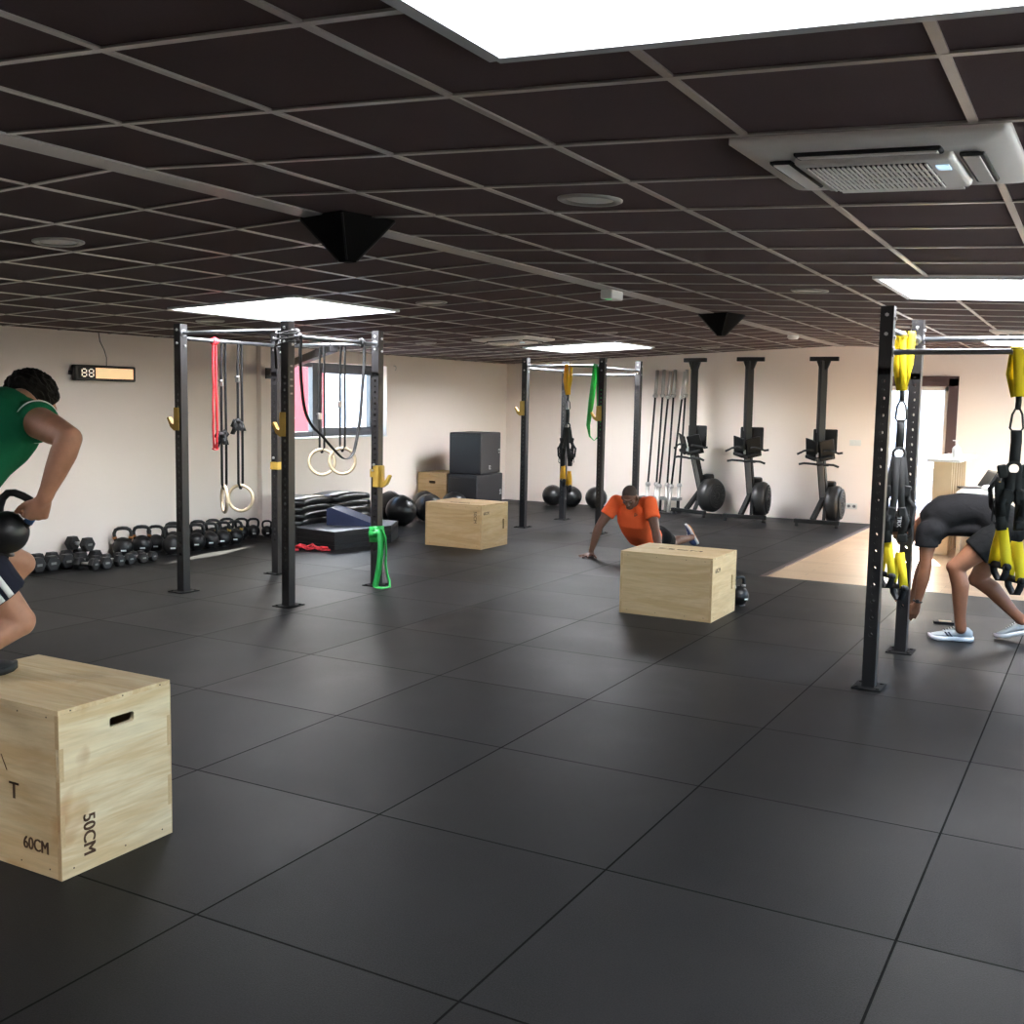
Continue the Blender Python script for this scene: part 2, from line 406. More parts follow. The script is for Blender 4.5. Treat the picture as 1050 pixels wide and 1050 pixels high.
# ceiling with the skylight openings
HOLES = [(2.085, 3.435, .33 - 1.35, .33), (2.1, 3.45, 4.90, 6.25), (2.1, 3.45, 11.0, 12.35),
         (-3.42, -2.1, 4.68, 6.08), (-3.42, -2.1, 10.9, 12.25), (-3.42, -2.1, -1.4, -.05), (2.1, 3.45, -6.0, -4.65), (-3.42, -2.1, -6.0, -4.65)]
K0, K1, M0, M1 = -5.9, 6.0, -6.7, 14.7
ks = sorted({K0, K1, 0.0} | {h[0] for h in HOLES} | {h[1] for h in HOLES}); ms = sorted({M0, M1} | {h[2] for h in HOLES} | {h[3] for h in HOLES})
b = MB()
for i in range(len(ks) - 1):
    for j in range(len(ms) - 1):
        kc, mc = (ks[i] + ks[i + 1]) / 2, (ms[j] + ms[j + 1]) / 2
        if any(h[0] < kc < h[1] and h[2] < mc < h[3] for h in HOLES): continue
        a = [cp(ks[i], ms[j]), cp(ks[i + 1], ms[j]), cp(ks[i + 1], ms[j + 1]), cp(ks[i], ms[j + 1])]
        t_ = [p_ + Vector((0, 0, .03)) for p_ in a]
        vs = [b.bm.verts.new(p_) for p_ in a + t_]
        for f in ((3, 2, 1, 0), (4, 5, 6, 7), (0, 1, 5, 4), (1, 2, 6, 5), (2, 3, 7, 6), (3, 0, 4, 7)): b.bm.faces.new([vs[x] for x in f])
struct(b.build('ceiling', M['ceil_tile']))
def cut(lo, hi, holes):
    out = [(lo, hi)]
    for a, c in holes:
        nw = []
        for p_, q in out:
            if c <= p_ or a >= q: nw.append((p_, q)); continue
            if a > p_: nw.append((p_, a))
            if c < q: nw.append((c, q))
        out = nw
    return out
b = MB()
def strip_m(k, m0, m1, w, dz=-.003, th=.006):          # runs along the room
    b.bar(cp(k, m0, dz), cp(k, m1, dz), w, th)
def strip_k(m, k0, k1, w, dz=-.0035, th=.006):
    b.bar(cp(k0, m, dz), cp(k1, m, dz), w, th)
AC = (2.36, 3.08, 1.22, 1.98)
for i in list(range(-9, 0)) + list(range(1, 10)):
    k = i * .6 if i > 0 else i * .6 + .047
    hs = [(h[2], h[3]) for h in HOLES if h[0] < k < h[1]]
    if AC[0] < k < AC[1]: hs.append((AC[2], AC[3]))
    for m0, m1 in cut(M0, M1, hs): strip_m(k, m0, m1, .024)
for j in range(-11, 25):
    for side in (-1, 1):
        m = j * SM - (.045 if side < 0 else 0)
        lo, hi = (K0, 0) if side < 0 else (0, K1)
        for k0, k1 in cut(lo, hi, [(h[0], h[1]) for h in HOLES if h[2] < m < h[3]]): strip_k(m, k0, k1, .024)
struct(b.build('trim_3', M['grid']))
b = MB()
for sgn in (-1, 1):
    b.bar(cp(sgn * .035, M0, -.008), cp(sgn * .035, M1, -.008), .07, .008)
struct(b.build('trim_4', M['ridge']))
b = MB(); b.mbox((XL - TH, YF - TH, 2.95), (XR + TH, YB + TH, 3.15)); struct(b.build('roof', M['wall'])); bpy.data.objects['roof'].name = 'ceiling.001'  # added unseen slab that keeps sun and sky from leaking in
# skylights: a white shaft, a metal lip and an opal dome pane
for i, (k0, k1, m0, m1) in enumerate(HOLES):
    kc, mc = (k0 + k1) / 2, (m0 + m1) / 2
    root = thing('skylight', '', 'skylight', (0, 0, 0))
    e_ = .006; c4 = [(k0 + e_, m0 + e_), (k1 - e_, m0 + e_), (k1 - e_, m1 - e_), (k0 + e_, m1 - e_)]
    b = MB(); H = .34 if i in (0, 5, 6, 7) else .10
    for q in range(4):
        a, c = c4[q], c4[(q + 1) % 4]
        A, C = cp(*a), cp(*c); top = Vector((0, 0, ZC + H))
        d = (C - A).normalized(); nrm = Vector((-d.y, d.x, 0)).normalized()      # inward
        T = [A, C, Vector((C.x, C.y, ZC + H)), Vector((A.x, A.y, ZC + H))]
        o = [p_ - nrm * .012 for p_ in T]
        vs = [b.bm.verts.new(p_) for p_ in T + o]
        for f in ((0, 1, 2, 3), (7, 6, 5, 4), (0, 4, 5, 1), (3, 2, 6, 7), (0, 3, 7, 4), (1, 5, 6, 2)): b.bm.faces.new([vs[x] for x in f])
    b.build('shaft', M['well'], root)
    b = MB()
    for q in range(4):
        a, c = c4[q], c4[(q + 1) % 4]
        b.bar(cp(a[0], a[1], -.006), cp(c[0], c[1], -.006), .036, .022)
    b.build('lip', M['lip'], root)
    b = MB(); pc = CO + CD * kc + CB * mc
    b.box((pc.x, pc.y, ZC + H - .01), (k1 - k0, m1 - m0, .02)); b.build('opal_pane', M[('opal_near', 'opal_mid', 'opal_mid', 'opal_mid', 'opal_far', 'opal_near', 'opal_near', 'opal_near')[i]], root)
    names = ['large square skylight at the top edge of the picture, nearest overhead', 'square skylight in the ceiling above the rack with yellow suspension straps',
             'far right skylight glimpsed between the top bars of the right rack', 'bright skylight above the rig with gymnastic rings',
             'bright skylight above the far rack near the back wall', 'skylight left of the camera, out of the picture', 'skylight right behind the camera', 'skylight left behind the camera']
    root['label'] = names[i]; root['kind'] = 'structure'
# window in the left wall
b = MB()
wx0, wx1 = XL - .27, XL - .20
def wf(y0, y1, z0, z1, x0=wx0, x1=wx1): b.mbox((x0, y0, z0), (x1, y1, z1), .004)
wf(WY0, WY0 + .07, WZ0, WZ1); wf(WY1 - .08, WY1, WZ0, WZ1); wf(WY0, WY1, WZ0, WZ0 + .07); wf(WY0, WY1, WZ1 - .06, WZ1)
wf(11.20, 11.31, WZ0, WZ1, wx0, wx1 + .01); wf(11.31, 11.38, WZ0 + .05, WZ1 - .05, wx0 + .02, wx1 + .02); wf(12.44, 12.52, WZ0 + .05, WZ1 - .05, wx0 + .02, wx1 + .02)
wf(11.3, 12.52, WZ0 + .06, WZ0 + .12, wx0 + .02, wx1 + .02); wf(11.3, 12.52, WZ1 - .13, WZ1 - .06, wx0 + .02, wx1 + .02)
w = struct(b.build('window_1', M['alu_dark']))
b = MB(); b.mbox((XL - .245, WY0 + .02, WZ0 + .02), (XL - .239, WY1 - .02, WZ1 - .02)); b.build('glass', M['glass'], w)
b = MB(); b.mbox((XL - .20, WY0 + .004, WZ0 - .015), (XL + .012, WY1 + .004, WZ0 + .006), .003); b.build('sill', M['frame_white'], w)
# glazed door in the back wall with a balcony rail outside
b = MB()
b.mbox((DX0 - .02, YB - .025, 0), (DX0 + .05, YB + .14, DZ), .004); b.mbox((DX1 - .10, YB - .025, 0), (DX1 + .03, YB + .14, DZ), .004); b.mbox((DX0 - .02, YB - .025, DZ - .11), (DX1 + .03, YB + .14, DZ + .03), .004)
d = struct(b.build('door_1', M['door_frame']))
b = MB()
for x0, x1 in ((DX0 + .05, DX0 + .11), (-2.50, -2.44), (DX1 - .15, DX1 - .10)): b.mbox((x0, YB + .04, .0), (x1, YB + .10, DZ - .11))
b.mbox((DX0 + .09, YB + .04, DZ - .17), (DX1 - .1, YB + .10, DZ - .11)); b.mbox((DX0 + .09, YB + .04, 0), (DX1 - .1, YB + .1, .08))
b.build('sash', M['frame_white'], d)
b = MB(); b.mbox((DX0 + .12, YB + .066, .05), (DX1 - .12, YB + .072, DZ - .14)); b.build('glass', M['glass'], d)
b = MB(); b.cyl((-2.47, YB + .02, 1.02), (-2.47, YB - .03, 1.02), .01); b.cyl((-2.47, YB - .03, 1.02), (-2.36, YB - .03, 1.02), .009); b.build('handle', M['steel'], d)
rl = thing('balcony_rail', 'white horizontal bar railing outside the glazed door', 'railing', (0, YB + .42, 0))
for z in (.18, .34, .50, .66, .82, 1.02): MB().cyl((DX0 - .5, 0, z), (DX1 + .5, 0, z), .016 if z > 1 else .011).build('rail_bar', M['frame_white'], rl)
for x in (DX0 - .5, DX1 + .5): MB().mbox((x - .02, -.02, -.12), (x + .02, .02, 1.04)).build('post', M['frame_white'], rl)
b = MB(); b.mbox((DX0 - 1, YB + TH, -.3), (DX1 + 1, YB + .95, -.12)); struct(b.build('floor_balcony', M['wall'])); bpy.data.objects['floor_balcony'].name = 'floor.002'
# buildings across the street
def ext_mat(name, c, scale=.5, v=.06): return mat(name, c, .9, var=v, scale=scale)
RED = ext_mat('red_render', (150, 52, 58)); PALE = ext_mat('pale_render', (140, 147, 158)); BRK = ext_mat('pink_brick', (130, 94, 86)); GL = mat('far_window', (120, 140, 160), .2)
def building(name, label, x0, y0, x1, y1, z1, wallm, wins, z0=-4.0):
    t_ = thing(name, label, 'building', (0, 0, z0))
    b = MB(); b.mbox((x0, y0, 0), (x1, y1, z1 - z0)); b.build('wall', wallm, t_)
    for (px0, px1, pz0, pz1, face) in wins:
        b = MB()
        if face == 'x': b.mbox((x1 - .02, px0, pz0 - z0), (x1 + .05, px1, pz1 - z0)); fr = b.build('window', M['frame_white'], t_); c = MB(); c.mbox((x1 + .05, px0 + .1, pz0 - z0 + .1), (x1 + .07, px1 - .1, pz1 - z0 - .1)); c.build('pane', GL, fr)
        else: b.mbox((px0, y0 + .02, pz0 - z0), (px1, y0 - .05, pz1 - z0)); fr = b.build('window', M['frame_white'], t_); c = MB(); c.mbox((px0 + .1, y0 - .05, pz0 - z0 + .1), (px1 - .1, y0 - .07, pz1 - z0 - .1)); c.build('pane', GL, fr)
    b = MB(); b.mbox((x0 - .15, y0 - .15, z1 - z0), (x1 + .15, y1 + .15, z1 - z0 + .2)); b.build('parapet', M['frame_white'], t_)
    return t_
building('red_building', 'red rendered house seen through the left window pane', -24, 12, -17.0, 21.2, 5.2, RED, [(18.0, 19.6, .6, 2.2, 'x'), (14.5, 16.1, .6, 2.2, 'x'), (18.0, 19.6, -2.4, -.8, 'x')])
building('pale_building', 'pale house beyond the right window pane', -32, 23, -22.0, 34, 5.0, PALE, [(24.2, 26.0, .5, 2.4, 'x'), (27.6, 29.4, .5, 2.4, 'x'), (31, 32.6, .5, 2.4, 'x')])
building('white_building', 'white house across the street seen through the glazed door', -7.0, 27, -1.0, 35, 3.9, PALE, [(-5.6, -4.3, .6, 2.6, 'y'), (-3.4, -2.2, .6, 2.6, 'y')])
b = MB(); b.mbox((-12, 22.0, -4), (2, 22.2, -.3)); tag(b.build('brick_wall', BRK), 'pink brick garden wall behind the balcony rail', 'wall')
b = MB(); b.mbox((-60, -40, -4.3), (40, 80, -4.0)); struct(b.build('ground', ext_mat('street', (226, 223, 216)))); bpy.data.objects['ground'].name = 'floor.003'  # ground made pale to bounce sunlight up onto the ceiling
M['rower_mark'] = mat('worn_pale_print', (150, 144, 142), .7, var=.3, scale=200)
# ------------------------------------------------------------------ pull-up rigs
def upright_mesh(H, W=.075):
    """square steel post, its front and back walls really pierced"""
    b = MB(); h = W / 2; t = .004
    b.mbox((-h, -h, 0), (-h + t, h, H)); b.mbox((h - t, -h, 0), (h, h, H)); b.mbox((-h, -h, H - .004), (h, h, H))
    z0, z1, step = .30, 1.86, .05
    n = 8
    for sgn in (-1, 1):
        y = sgn * (h - .001)
        def q(x0, za, x1, zb): b.quad([(x0, y, za), (x1, y, za), (x1, y, zb), (x0, y, zb)])
        q(-h, 0, h, z0); q(-h, z1, h, H)
        z = z0; i = 0
        while z < z1 - 1e-6:
            r = .0125 if i % 2 == 0 else .008
            q(-h, z, -.025, z + step); q(.025, z, h, z + step)
            c = z + step / 2
            ring = [(r * cos(2 * pi * (j + .5) / n), c + r * sin(2 * pi * (j + .5) / n)) for j in range(n)]
            sq = []
            for j in range(n):
                a = 2 * pi * (j + .5) / n; s_ = .025 / max(abs(cos(a)), abs(sin(a))); sq.append((s_ * cos(a), c + s_ * sin(a)))
            corners = {1: (-.025, c + .025), 0: (.025, c + .025)}
            for j in range(n):
                k = (j + 1) % n
                pts = [(ring[j][0], y, ring[j][1]), (sq[j][0], y, sq[j][1])]
                a, c2 = sq[j], sq[k]
                if abs(a[0] - c2[0]) > 1e-6 and abs(a[1] - c2[1]) > 1e-6:
                    pts.append((math.copysign(.025, a[0]) if abs(a[0]) > .02 and abs(c2[0]) > .009 else math.copysign(.025, a[0]), y, c + math.copysign(.025, a[1] - c)))
                pts += [(c2[0], y, c2[1]), (ring[k][0], y, ring[k][1])]
                b.quad(pts)
                # wall of the drilled hole
                b.quad([(ring[j][0], y, ring[j][1]), (ring[k][0], y, ring[k][1]), (ring[k][0], y - sgn * .004, ring[k][1]), (ring[j][0], y - sgn * .004, ring[j][1])])
            z += step; i += 1
    return b
def base_mesh():
    b = MB(); b.mbox((-.085, -.10, 0), (.085, .10, .008), .002)
    for sx in (-1, 1):
        for sy in (-1, 1): b.cyl((sx * .06, sy * .07, .008), (sx * .06, sy * .07, .014), .011, seg=8)
    return b
BOLT = None
def add_bolts(u, H):
    """hex bolts through the head of a post, each a sub-part"""
    global BOLT
    h = .0375
    if BOLT is None:
        b = MB(); b.cyl((0, 0, 0), (0, 0, .010), .011, seg=6); o = b.build('bolt', M['bolt']); BOLT = o.data; bpy.data.objects.remove(o)
    for z in (H - .05, H - .16):
        for loc, rot in (((0, -h, z), (pi / 2, 0, 0)), ((h, .01, z - .02), (0, pi / 2, 0)), ((-h, .01, z - .02), (0, -pi / 2, 0))):
            o = bpy.data.objects.new('bolt', BOLT); COL.objects.link(o); o.parent = u; o.location = loc; o.rotation_euler = rot
def rig(name, label, loc, dx, dy, H, bars, brace=None, posts=None):
    """bars: (post i, post j, z)"""
    t = thing(name, label, 'pull-up rig', (loc[0], loc[1], 0), 0)
    P = [(0, 0), (0, dy), (dx, 0), (dx, dy)]
    first = None
    for i, (x, y) in enumerate(P):
        if first is None:
            u = upright_mesh(H).build('upright', M['rig'], t, (x, y, 0)); base_mesh().build('base_plate', M['base_black'], u); add_bolts(u, H); first = u
        else:
            u = first.copy(); COL.objects.link(u); u.parent = t; u.location = (x, y, 0)
            for ch in list(first.children): c = ch.copy(); COL.objects.link(c); c.parent = u
    for i, j, z in bars:
        a, c = Vector((*P[i], z)), Vector((*P[j], z)); d = (c - a).normalized() * .0375
        b = MB(); b.cyl(a + d, c - d, .0165, seg=14)
        for e, s in ((a + d, 1), (c - d, -1)): b.cyl(e, e + d.normalized() * s * .006, .032, seg=14)
        b.build('pull_up_bar', M['bar_metal'], t)
    return t
A0 = (-6.87, 6.66); ADX, ADY = 1.155, 1.19
rigA = rig('pull_up_rig', 'black pull-up rig with gymnastic rings nearest the left wall window', A0, ADX, ADY, 2.26, [(0, 2, 2.185), (1, 3, 2.145), (0, 1, 2.142), (2, 3, 2.145)])
B0 = (-6.80, 12.62); BDX, BDY = 1.105, 1.18
rigB = rig('pull_up_rig', 'black pull-up rig at the far end of the room in front of the back wall', B0, BDX, BDY, 2.23, [(0, 2, 2.126), (1, 3, 2.046), (0, 1, 2.096), (2, 3, 2.10)])
C0_ = (-1.19, 6.63); CDX, CDY = 1.16, 1.10
rigC = rig('pull_up_rig', 'black pull-up rig at the right edge of the picture with yellow suspension straps', C0_, CDX, CDY, 2.255, [(0, 2, 1.992), (1, 3, 2.127), (0, 1, 2.125), (2, 3, 2.125)])
# slanting beam that ties the ring rig back to the wall pier
b = MB(); a_, c_ = Vector((-9.0 + .07 - A0[0], 10.06 - A0[1], 1.945)), Vector((-6.2 - A0[0], 7.85 - A0[1], 2.12))
b.bar(a_, c_, .075, .075, bevel=.004); bb = b.build('wall_tie_beam', M['rig'], rigA)
b = MB(); b.box(a_ + Vector((.01, .0, 0)), (.02, .12, .13)); b.build('wall_plate', M['rig'], bb)

# ------------------------------------------------------------------ j-hooks and plates that hook onto posts
def jhook_mesh():
    b = MB()
    # hook: back plate, a sloping lip and web, seen from the side (profile in y-z, hooks toward -y)
    poly = [(0, -.10), (.03, -.10), (.075, -.07), (.112, .005), (.098, .015), (.06, -.04), (.034, -.048), (.03, .09), (0, .09)]
    b.prism(poly, (0, 0, 0), (-1, 0, 0), (0, 0, 1), .04)
    return b
def jhook(loc, rz, label):
    t = thing('j_hook', label, 'j-hook', loc, rz, 'yellow j-hooks on the rig posts')
    jhook_mesh().build('hook', M['jyellow'], t)
    b = MB(); b.mbox((-.0, -.045, -.095), (.05, -.0385, .095)); b.mbox((.0, .0385, -.095), (.05, .045, .095)); b.mbox((-.004, -.045, -.095), (.0, .045, .095)); b.build('bracket', M['jyellow'], t)
    MB().cyl((.05, .045, .05), (.05, .06, .05), .010, seg=10).build('pin', M['bolt'], t)
    return t
h = .0385
j0 = jhook((A0[0] - h, A0[1], 1.47), 0, 'yellow j-hook on the left front post of the ring rig')
dup(j0, (A0[0] + ADX - h, A0[1], 1.455), 0, 'yellow j-hook on the nearest middle post of the ring rig')
dup(j0, (A0[0] + ADX + h, A0[1] + ADY, .985), pi, 'yellow j-hook low on the right post of the ring rig, above the green band')
dup(j0, (B0[0] - h, B0[1], 1.575), 0, 'yellow j-hook on the leftmost post of the far rig')
dup(j0, (B0[0] + BDX - h, B0[1], 1.53), 0, 'yellow j-hook beside the hanging green band on the far rig')
def band_clip(loc, label):
    t = thing('safety_clip', label, 'clip', loc, 0)
    b = MB(); w = .0385 + .006
    for a, c in (((-w, -w), (w, -.0385)), ((-w, .0385), (w, w)), ((-w, -.0385), (-.0385, .0385)), ((.0385, -.0385), (w, .0385))): b.mbox((a[0], a[1], -.035), (c[0], c[1], .035))
    b.build('collar', M['jyellow'], t); MB().cyl((0, -w, .075), (0, -w - .012, .075), .012, seg=10).build('pin', M['bolt'], t)
    return t
band_clip((A0[0], A0[1] + ADY, 1.025), 'yellow collar clip around the back left post of the ring rig')
band_clip((A0[0] + ADX, A0[1] + ADY, 1.01), 'yellow collar clip around the back right post of the ring rig')

# ------------------------------------------------------------------ gymnastic rings
def strap_line(b, pts, w=.028, t=.003, up=(1, 0, 0)): b.sweep(pts, w, t, up)
def ring_set(loc, zbar, zc, rz, label, buckle_z, tilt=0.0, knot=None, dx=.027):
    """loc is the point below the bar, strap hangs from the bar (its own axis along local y)"""
    t = thing('gymnastic_ring', label, 'gymnastic ring', (loc[0], loc[1], zbar), rz, 'wooden gymnastic rings on black straps')
    R, r = .116, .0145
    z = zc - zbar
    rg = MB().torus((0, 0, z), (cos(tilt), sin(tilt), 0), R, r).build('ring', M['ringwood'], t)
    b = MB(); top = R + z
    up = (0, 1, 0)
    pts = [(dx, 0, top + .02)] + [(dx + .002 * sin(k), 0, top + .02 + (-.012 - top - .02) * k / 6) for k in range(1, 7)]
    pts += [(.018 * cos(a), 0, .018 * sin(a) + .001) for a in (.6, 1.2, pi / 2, 2.0, 2.6)]
    pts += [(-dx, 0, -.012 + (top + .02 + .012) * k / 6) for k in range(1, 7)] + [(-.012, 0, top - .012), (0, 0, top - .033), (.012, 0, top - .012), (dx, 0, top + .02)]
    b.sweep(pts, .027, .003, up); b.build('strap', M['black_web'], t)
    b = MB(); b.box((-dx, 0, buckle_z - zbar), (.02, .044, .06), None, .004); b.cyl((-dx - .013, -.02, buckle_z - zbar + .018), (-dx - .013, .02, buckle_z - zbar + .018), .007, seg=10); b.build('cam_buckle', M['steel'], t)
    if knot is not None:
        b = MB(); k = knot - zbar
        random.seed(int(abs(loc[1]) * 100))
        for q in range(5):
            a = random.uniform(0, 6.28); e = Vector((cos(a) * .05, sin(a) * .06, random.uniform(-.1, .05)))
            b.sweep([(-dx, 0, k), Vector((-dx, 0, k)) + e * .6 + Vector((0, 0, .03)), Vector((-dx, 0, k)) + e, Vector((-dx, 0, k)) + e * .5 + Vector((0, 0, -.035)), (-dx, 0, k - .01)], .034, .003, (0, 0, 1))
        b.ball((-dx, 0, k), .03, (1, 1, .8), u=10, v=8)
        b.sweep([(-dx, 0, k - .01), (-dx - .01, .02, k - .06), (-dx - .02, .05, k - .12)], .045, .014, (1, 0, 0))
        b.build('tied_strap_end', M['black_web'], t)
    return t
xA = A0[0]
ring_set((xA, 7.155), 2.142, .757, pi / 2, 'wooden ring seen almost edge-on, beside the red band', 1.78, tilt=-.60, knot=1.33)
ring_set((xA, 7.36), 2.142, .751, pi / 2, 'wooden ring seen round, left of the back left post', 1.82, tilt=.33, knot=1.45)
yA = A0[1] + ADY
ring_set((-6.335, yA), 2.145, 1.08, 0, 'left wooden ring of the overlapping pair in front of the window', 1.50, tilt=R_(126))
ring_set((-6.10, yA), 2.145, 1.10, 0, 'right wooden ring of the overlapping pair in front of the window', 1.61, tilt=R_(131))

# ------------------------------------------------------------------ elastic bands
def loop_pts(y, z0, z1, half, n=10):
    pts = []
    for i in range(n + 1): f = i / n; pts.append((half * (.35 + .65 * sin(pi * f)) , y, z0 + (z1 - z0) * f))
    lo = pts[:]
    return lo
# red band looped on the left bar
t = thing('resistance_band', 'red elastic band looped over the left bar of the ring rig', 'elastic band', (xA, 7.05, 2.142), pi / 2)
b = MB()
zb, L = .012, -.93
for s in (-1, 1):
    pts = []
    for i in range(15):
        f = i / 14; pts.append((s * (.010 + .012 * abs(sin(f * 7)) + (.014 if f > .72 else 0) * sin((f - .72) / .28 * pi)), .004 * s * sin(f * 9), zb + (L - zb) * f))
    b.sweep(pts, .022, .005, (0, 1, 0))
b.sweep([(.03 * cos(a), 0, L + .0 - .015 * sin(a) - .0) for a in [pi * k / 8 for k in range(9)]], .022, .005, (0, 1, 0))
b.build('band', M['red_band'], t)
b = MB(); b.torus((0, 0, 0), (1, 0, 0), .024, .010, 20, 8); b.torus((.018, 0, -.004), (1, 0, 0), .024, .009, 20, 8); b.torus((-.016, 0, -.004), (1, 0, 0), .024, .009, 20, 8); b.build('hitch_knot', M['red_band'], t)
# green band on the far rig
t = thing('resistance_band', 'green elastic band hanging on the far rig beside its middle post', 'elastic band', (B0[0] + BDX - .085, B0[1], 2.126), 0)
b = MB()
pts = [(.02, .0, .018), (.035, 0, -.05), (.045, .01, -.4), (.05, .02, -.75), (.03, .02, -.90), (-.02, .02, -.945), (-.08, .01, -.89), (-.10, 0, -.75), (-.06, -.01, -.45), (-.02, 0, -.05), (-.012, 0, .018)]
ws = [1, 1, 1, .8, .3, .22, .3, .7, 1, 1, 1]
b.sweep(pts + pts[:1], .075, .005, (1, .9, 0), ws=ws + ws[:1]); b.build('band', M['green_band'], t)
# green band wrapped low on the right post
px_, py_ = A0[0] + ADX, A0[1] + ADY
t = thing('resistance_band', 'green elastic band wrapped low around a rig post, its tail trailing on the floor', 'elastic band', (px_, py_, 0), 0)
b = MB()
for zc in (.425, .465, .505):
    q = .0375 + .008 + (.004 if zc == .465 else 0)
    b.sweep([(-q, -q, zc - .004), (q, -q, zc + .004), (q, q, zc + .002), (-q, q, zc - .002)], .062, .006, (0, 0, 1), closed=True)
b.build('wrap', M['green_band'], t)
b = MB()
b.sweep([(.03, -.06, .50), (.07, -.085, .52), (.10, -.085, .49), (.105, -.08, .38), (.10, -.085, .26), (.09, -.09, .16), (.075, -.10, .07), (.06, -.10, .02), (.09, -.12, .007)], .062, .006, (.3, 1, 0))
b.sweep([(.05, -.05, .51), (.10, -.05, .51), (.125, -.04, .45), (.13, -.04, .32), (.135, -.05, .20), (.16, -.06, .12), (.20, -.08, .06), (.22, -.11, .02), (.17, -.13, .007), (.09, -.12, .007)], .062, .006, (.7, -.6, 0))
b.build('tail', M['green_band'], t)
# black band draped as one deep loop over the right bar
t = thing('resistance_band', 'thin black band draped in a deep loop over the right bar of the ring rig', 'elastic band', (A0[0] + ADX, 0, 0), 0)
V3 = Vector
b = MB(); pts = []
for (y, z) in [(6.79, 2.168), (6.775, 2.0), (6.79, 1.78), (6.83, 1.57), (6.92, 1.44), (7.04, 1.36), (7.2, 1.24)]: pts.append((.03, y, z))
pts2 = [(.03, y, z) for (y, z) in [(7.2, 1.24), (7.33, 1.16), (7.43, 1.17), (7.49, 1.25), (7.56, 1.5), (7.59, 1.75), (7.615, 2.0), (7.612, 2.168)]]
P_ = [V3(p_) for p_ in pts + pts2[1:]]; sm_ = []
for i in range(len(P_) - 1):
    a0, a1, a2, a3 = P_[max(i - 1, 0)], P_[i], P_[i + 1], P_[min(i + 2, len(P_) - 1)]
    for q in range(4):
        f = q / 4; sm_.append(.5 * ((2 * a1) + (a2 - a0) * f + (2 * a0 - 5 * a1 + 4 * a2 - a3) * f * f + (-a0 + 3 * a1 - 3 * a2 + a3) * f ** 3))
sm_.append(P_[-1])
b.sweep(sm_, .03, .005, (1, 0, 0)); b.build('band', M['black_rubber'], t)
for y in (6.79, 7.612):
    b = MB(); b.torus((0, y, 2.145), (0, 1, 0), .028, .012, 20, 8); b.build('hitch_knot', M['black_rubber'], t)
# coil of black cable on top of the middle post
t = thing('jump_rope_coil', 'black rope coiled around the top of the nearest ring-rig post', 'rope', (A0[0] + ADX, A0[1], 2.13), 0)
b = MB(); random.seed(3)
for q in range(6):
    pts = []; ph = random.uniform(0, 6); rr = .075 + random.uniform(0, .03)
    for i in range(26): a = 2 * pi * i / 26; pts.append((rr * cos(a), rr * sin(a), .02 * q - .05 + .025 * sin(a + ph)))
    b.sweep(pts, .006, .006, (0, 0, 1), closed=True, round_=True)
b.build('rope', M['black_rubber'], t)
b = MB(); b.sweep([(-.08, -.02, .02), (-.10, -.03, -.08), (-.10, -.02, -.24)], .012, .01, (1, 0, 0), round_=True); b.build('handle', M['black_plastic'], t)
# red band lying on the floor
t = thing('resistance_band', 'red elastic band lying bunched on the floor before the mats', 'elastic band', (-7.62, 9.20, 0), .50)
b = MB(); random.seed(11)
for q in range(3):
    pts = [(-.23 + .46 * i / 16 + .02 * sin(i * 2.1 + q), .03 * (q - 1) + .035 * sin(i * 1.7 + q * 2), .012 + .012 * q + .018 * (1 + sin(i * 1.3 + q)) * (1 if 4 < i < 12 else .1)) for i in range(17)]
    b.sweep(pts, .02, .005, (0, 0, 1))
b.build('band', M['red_band'], t)

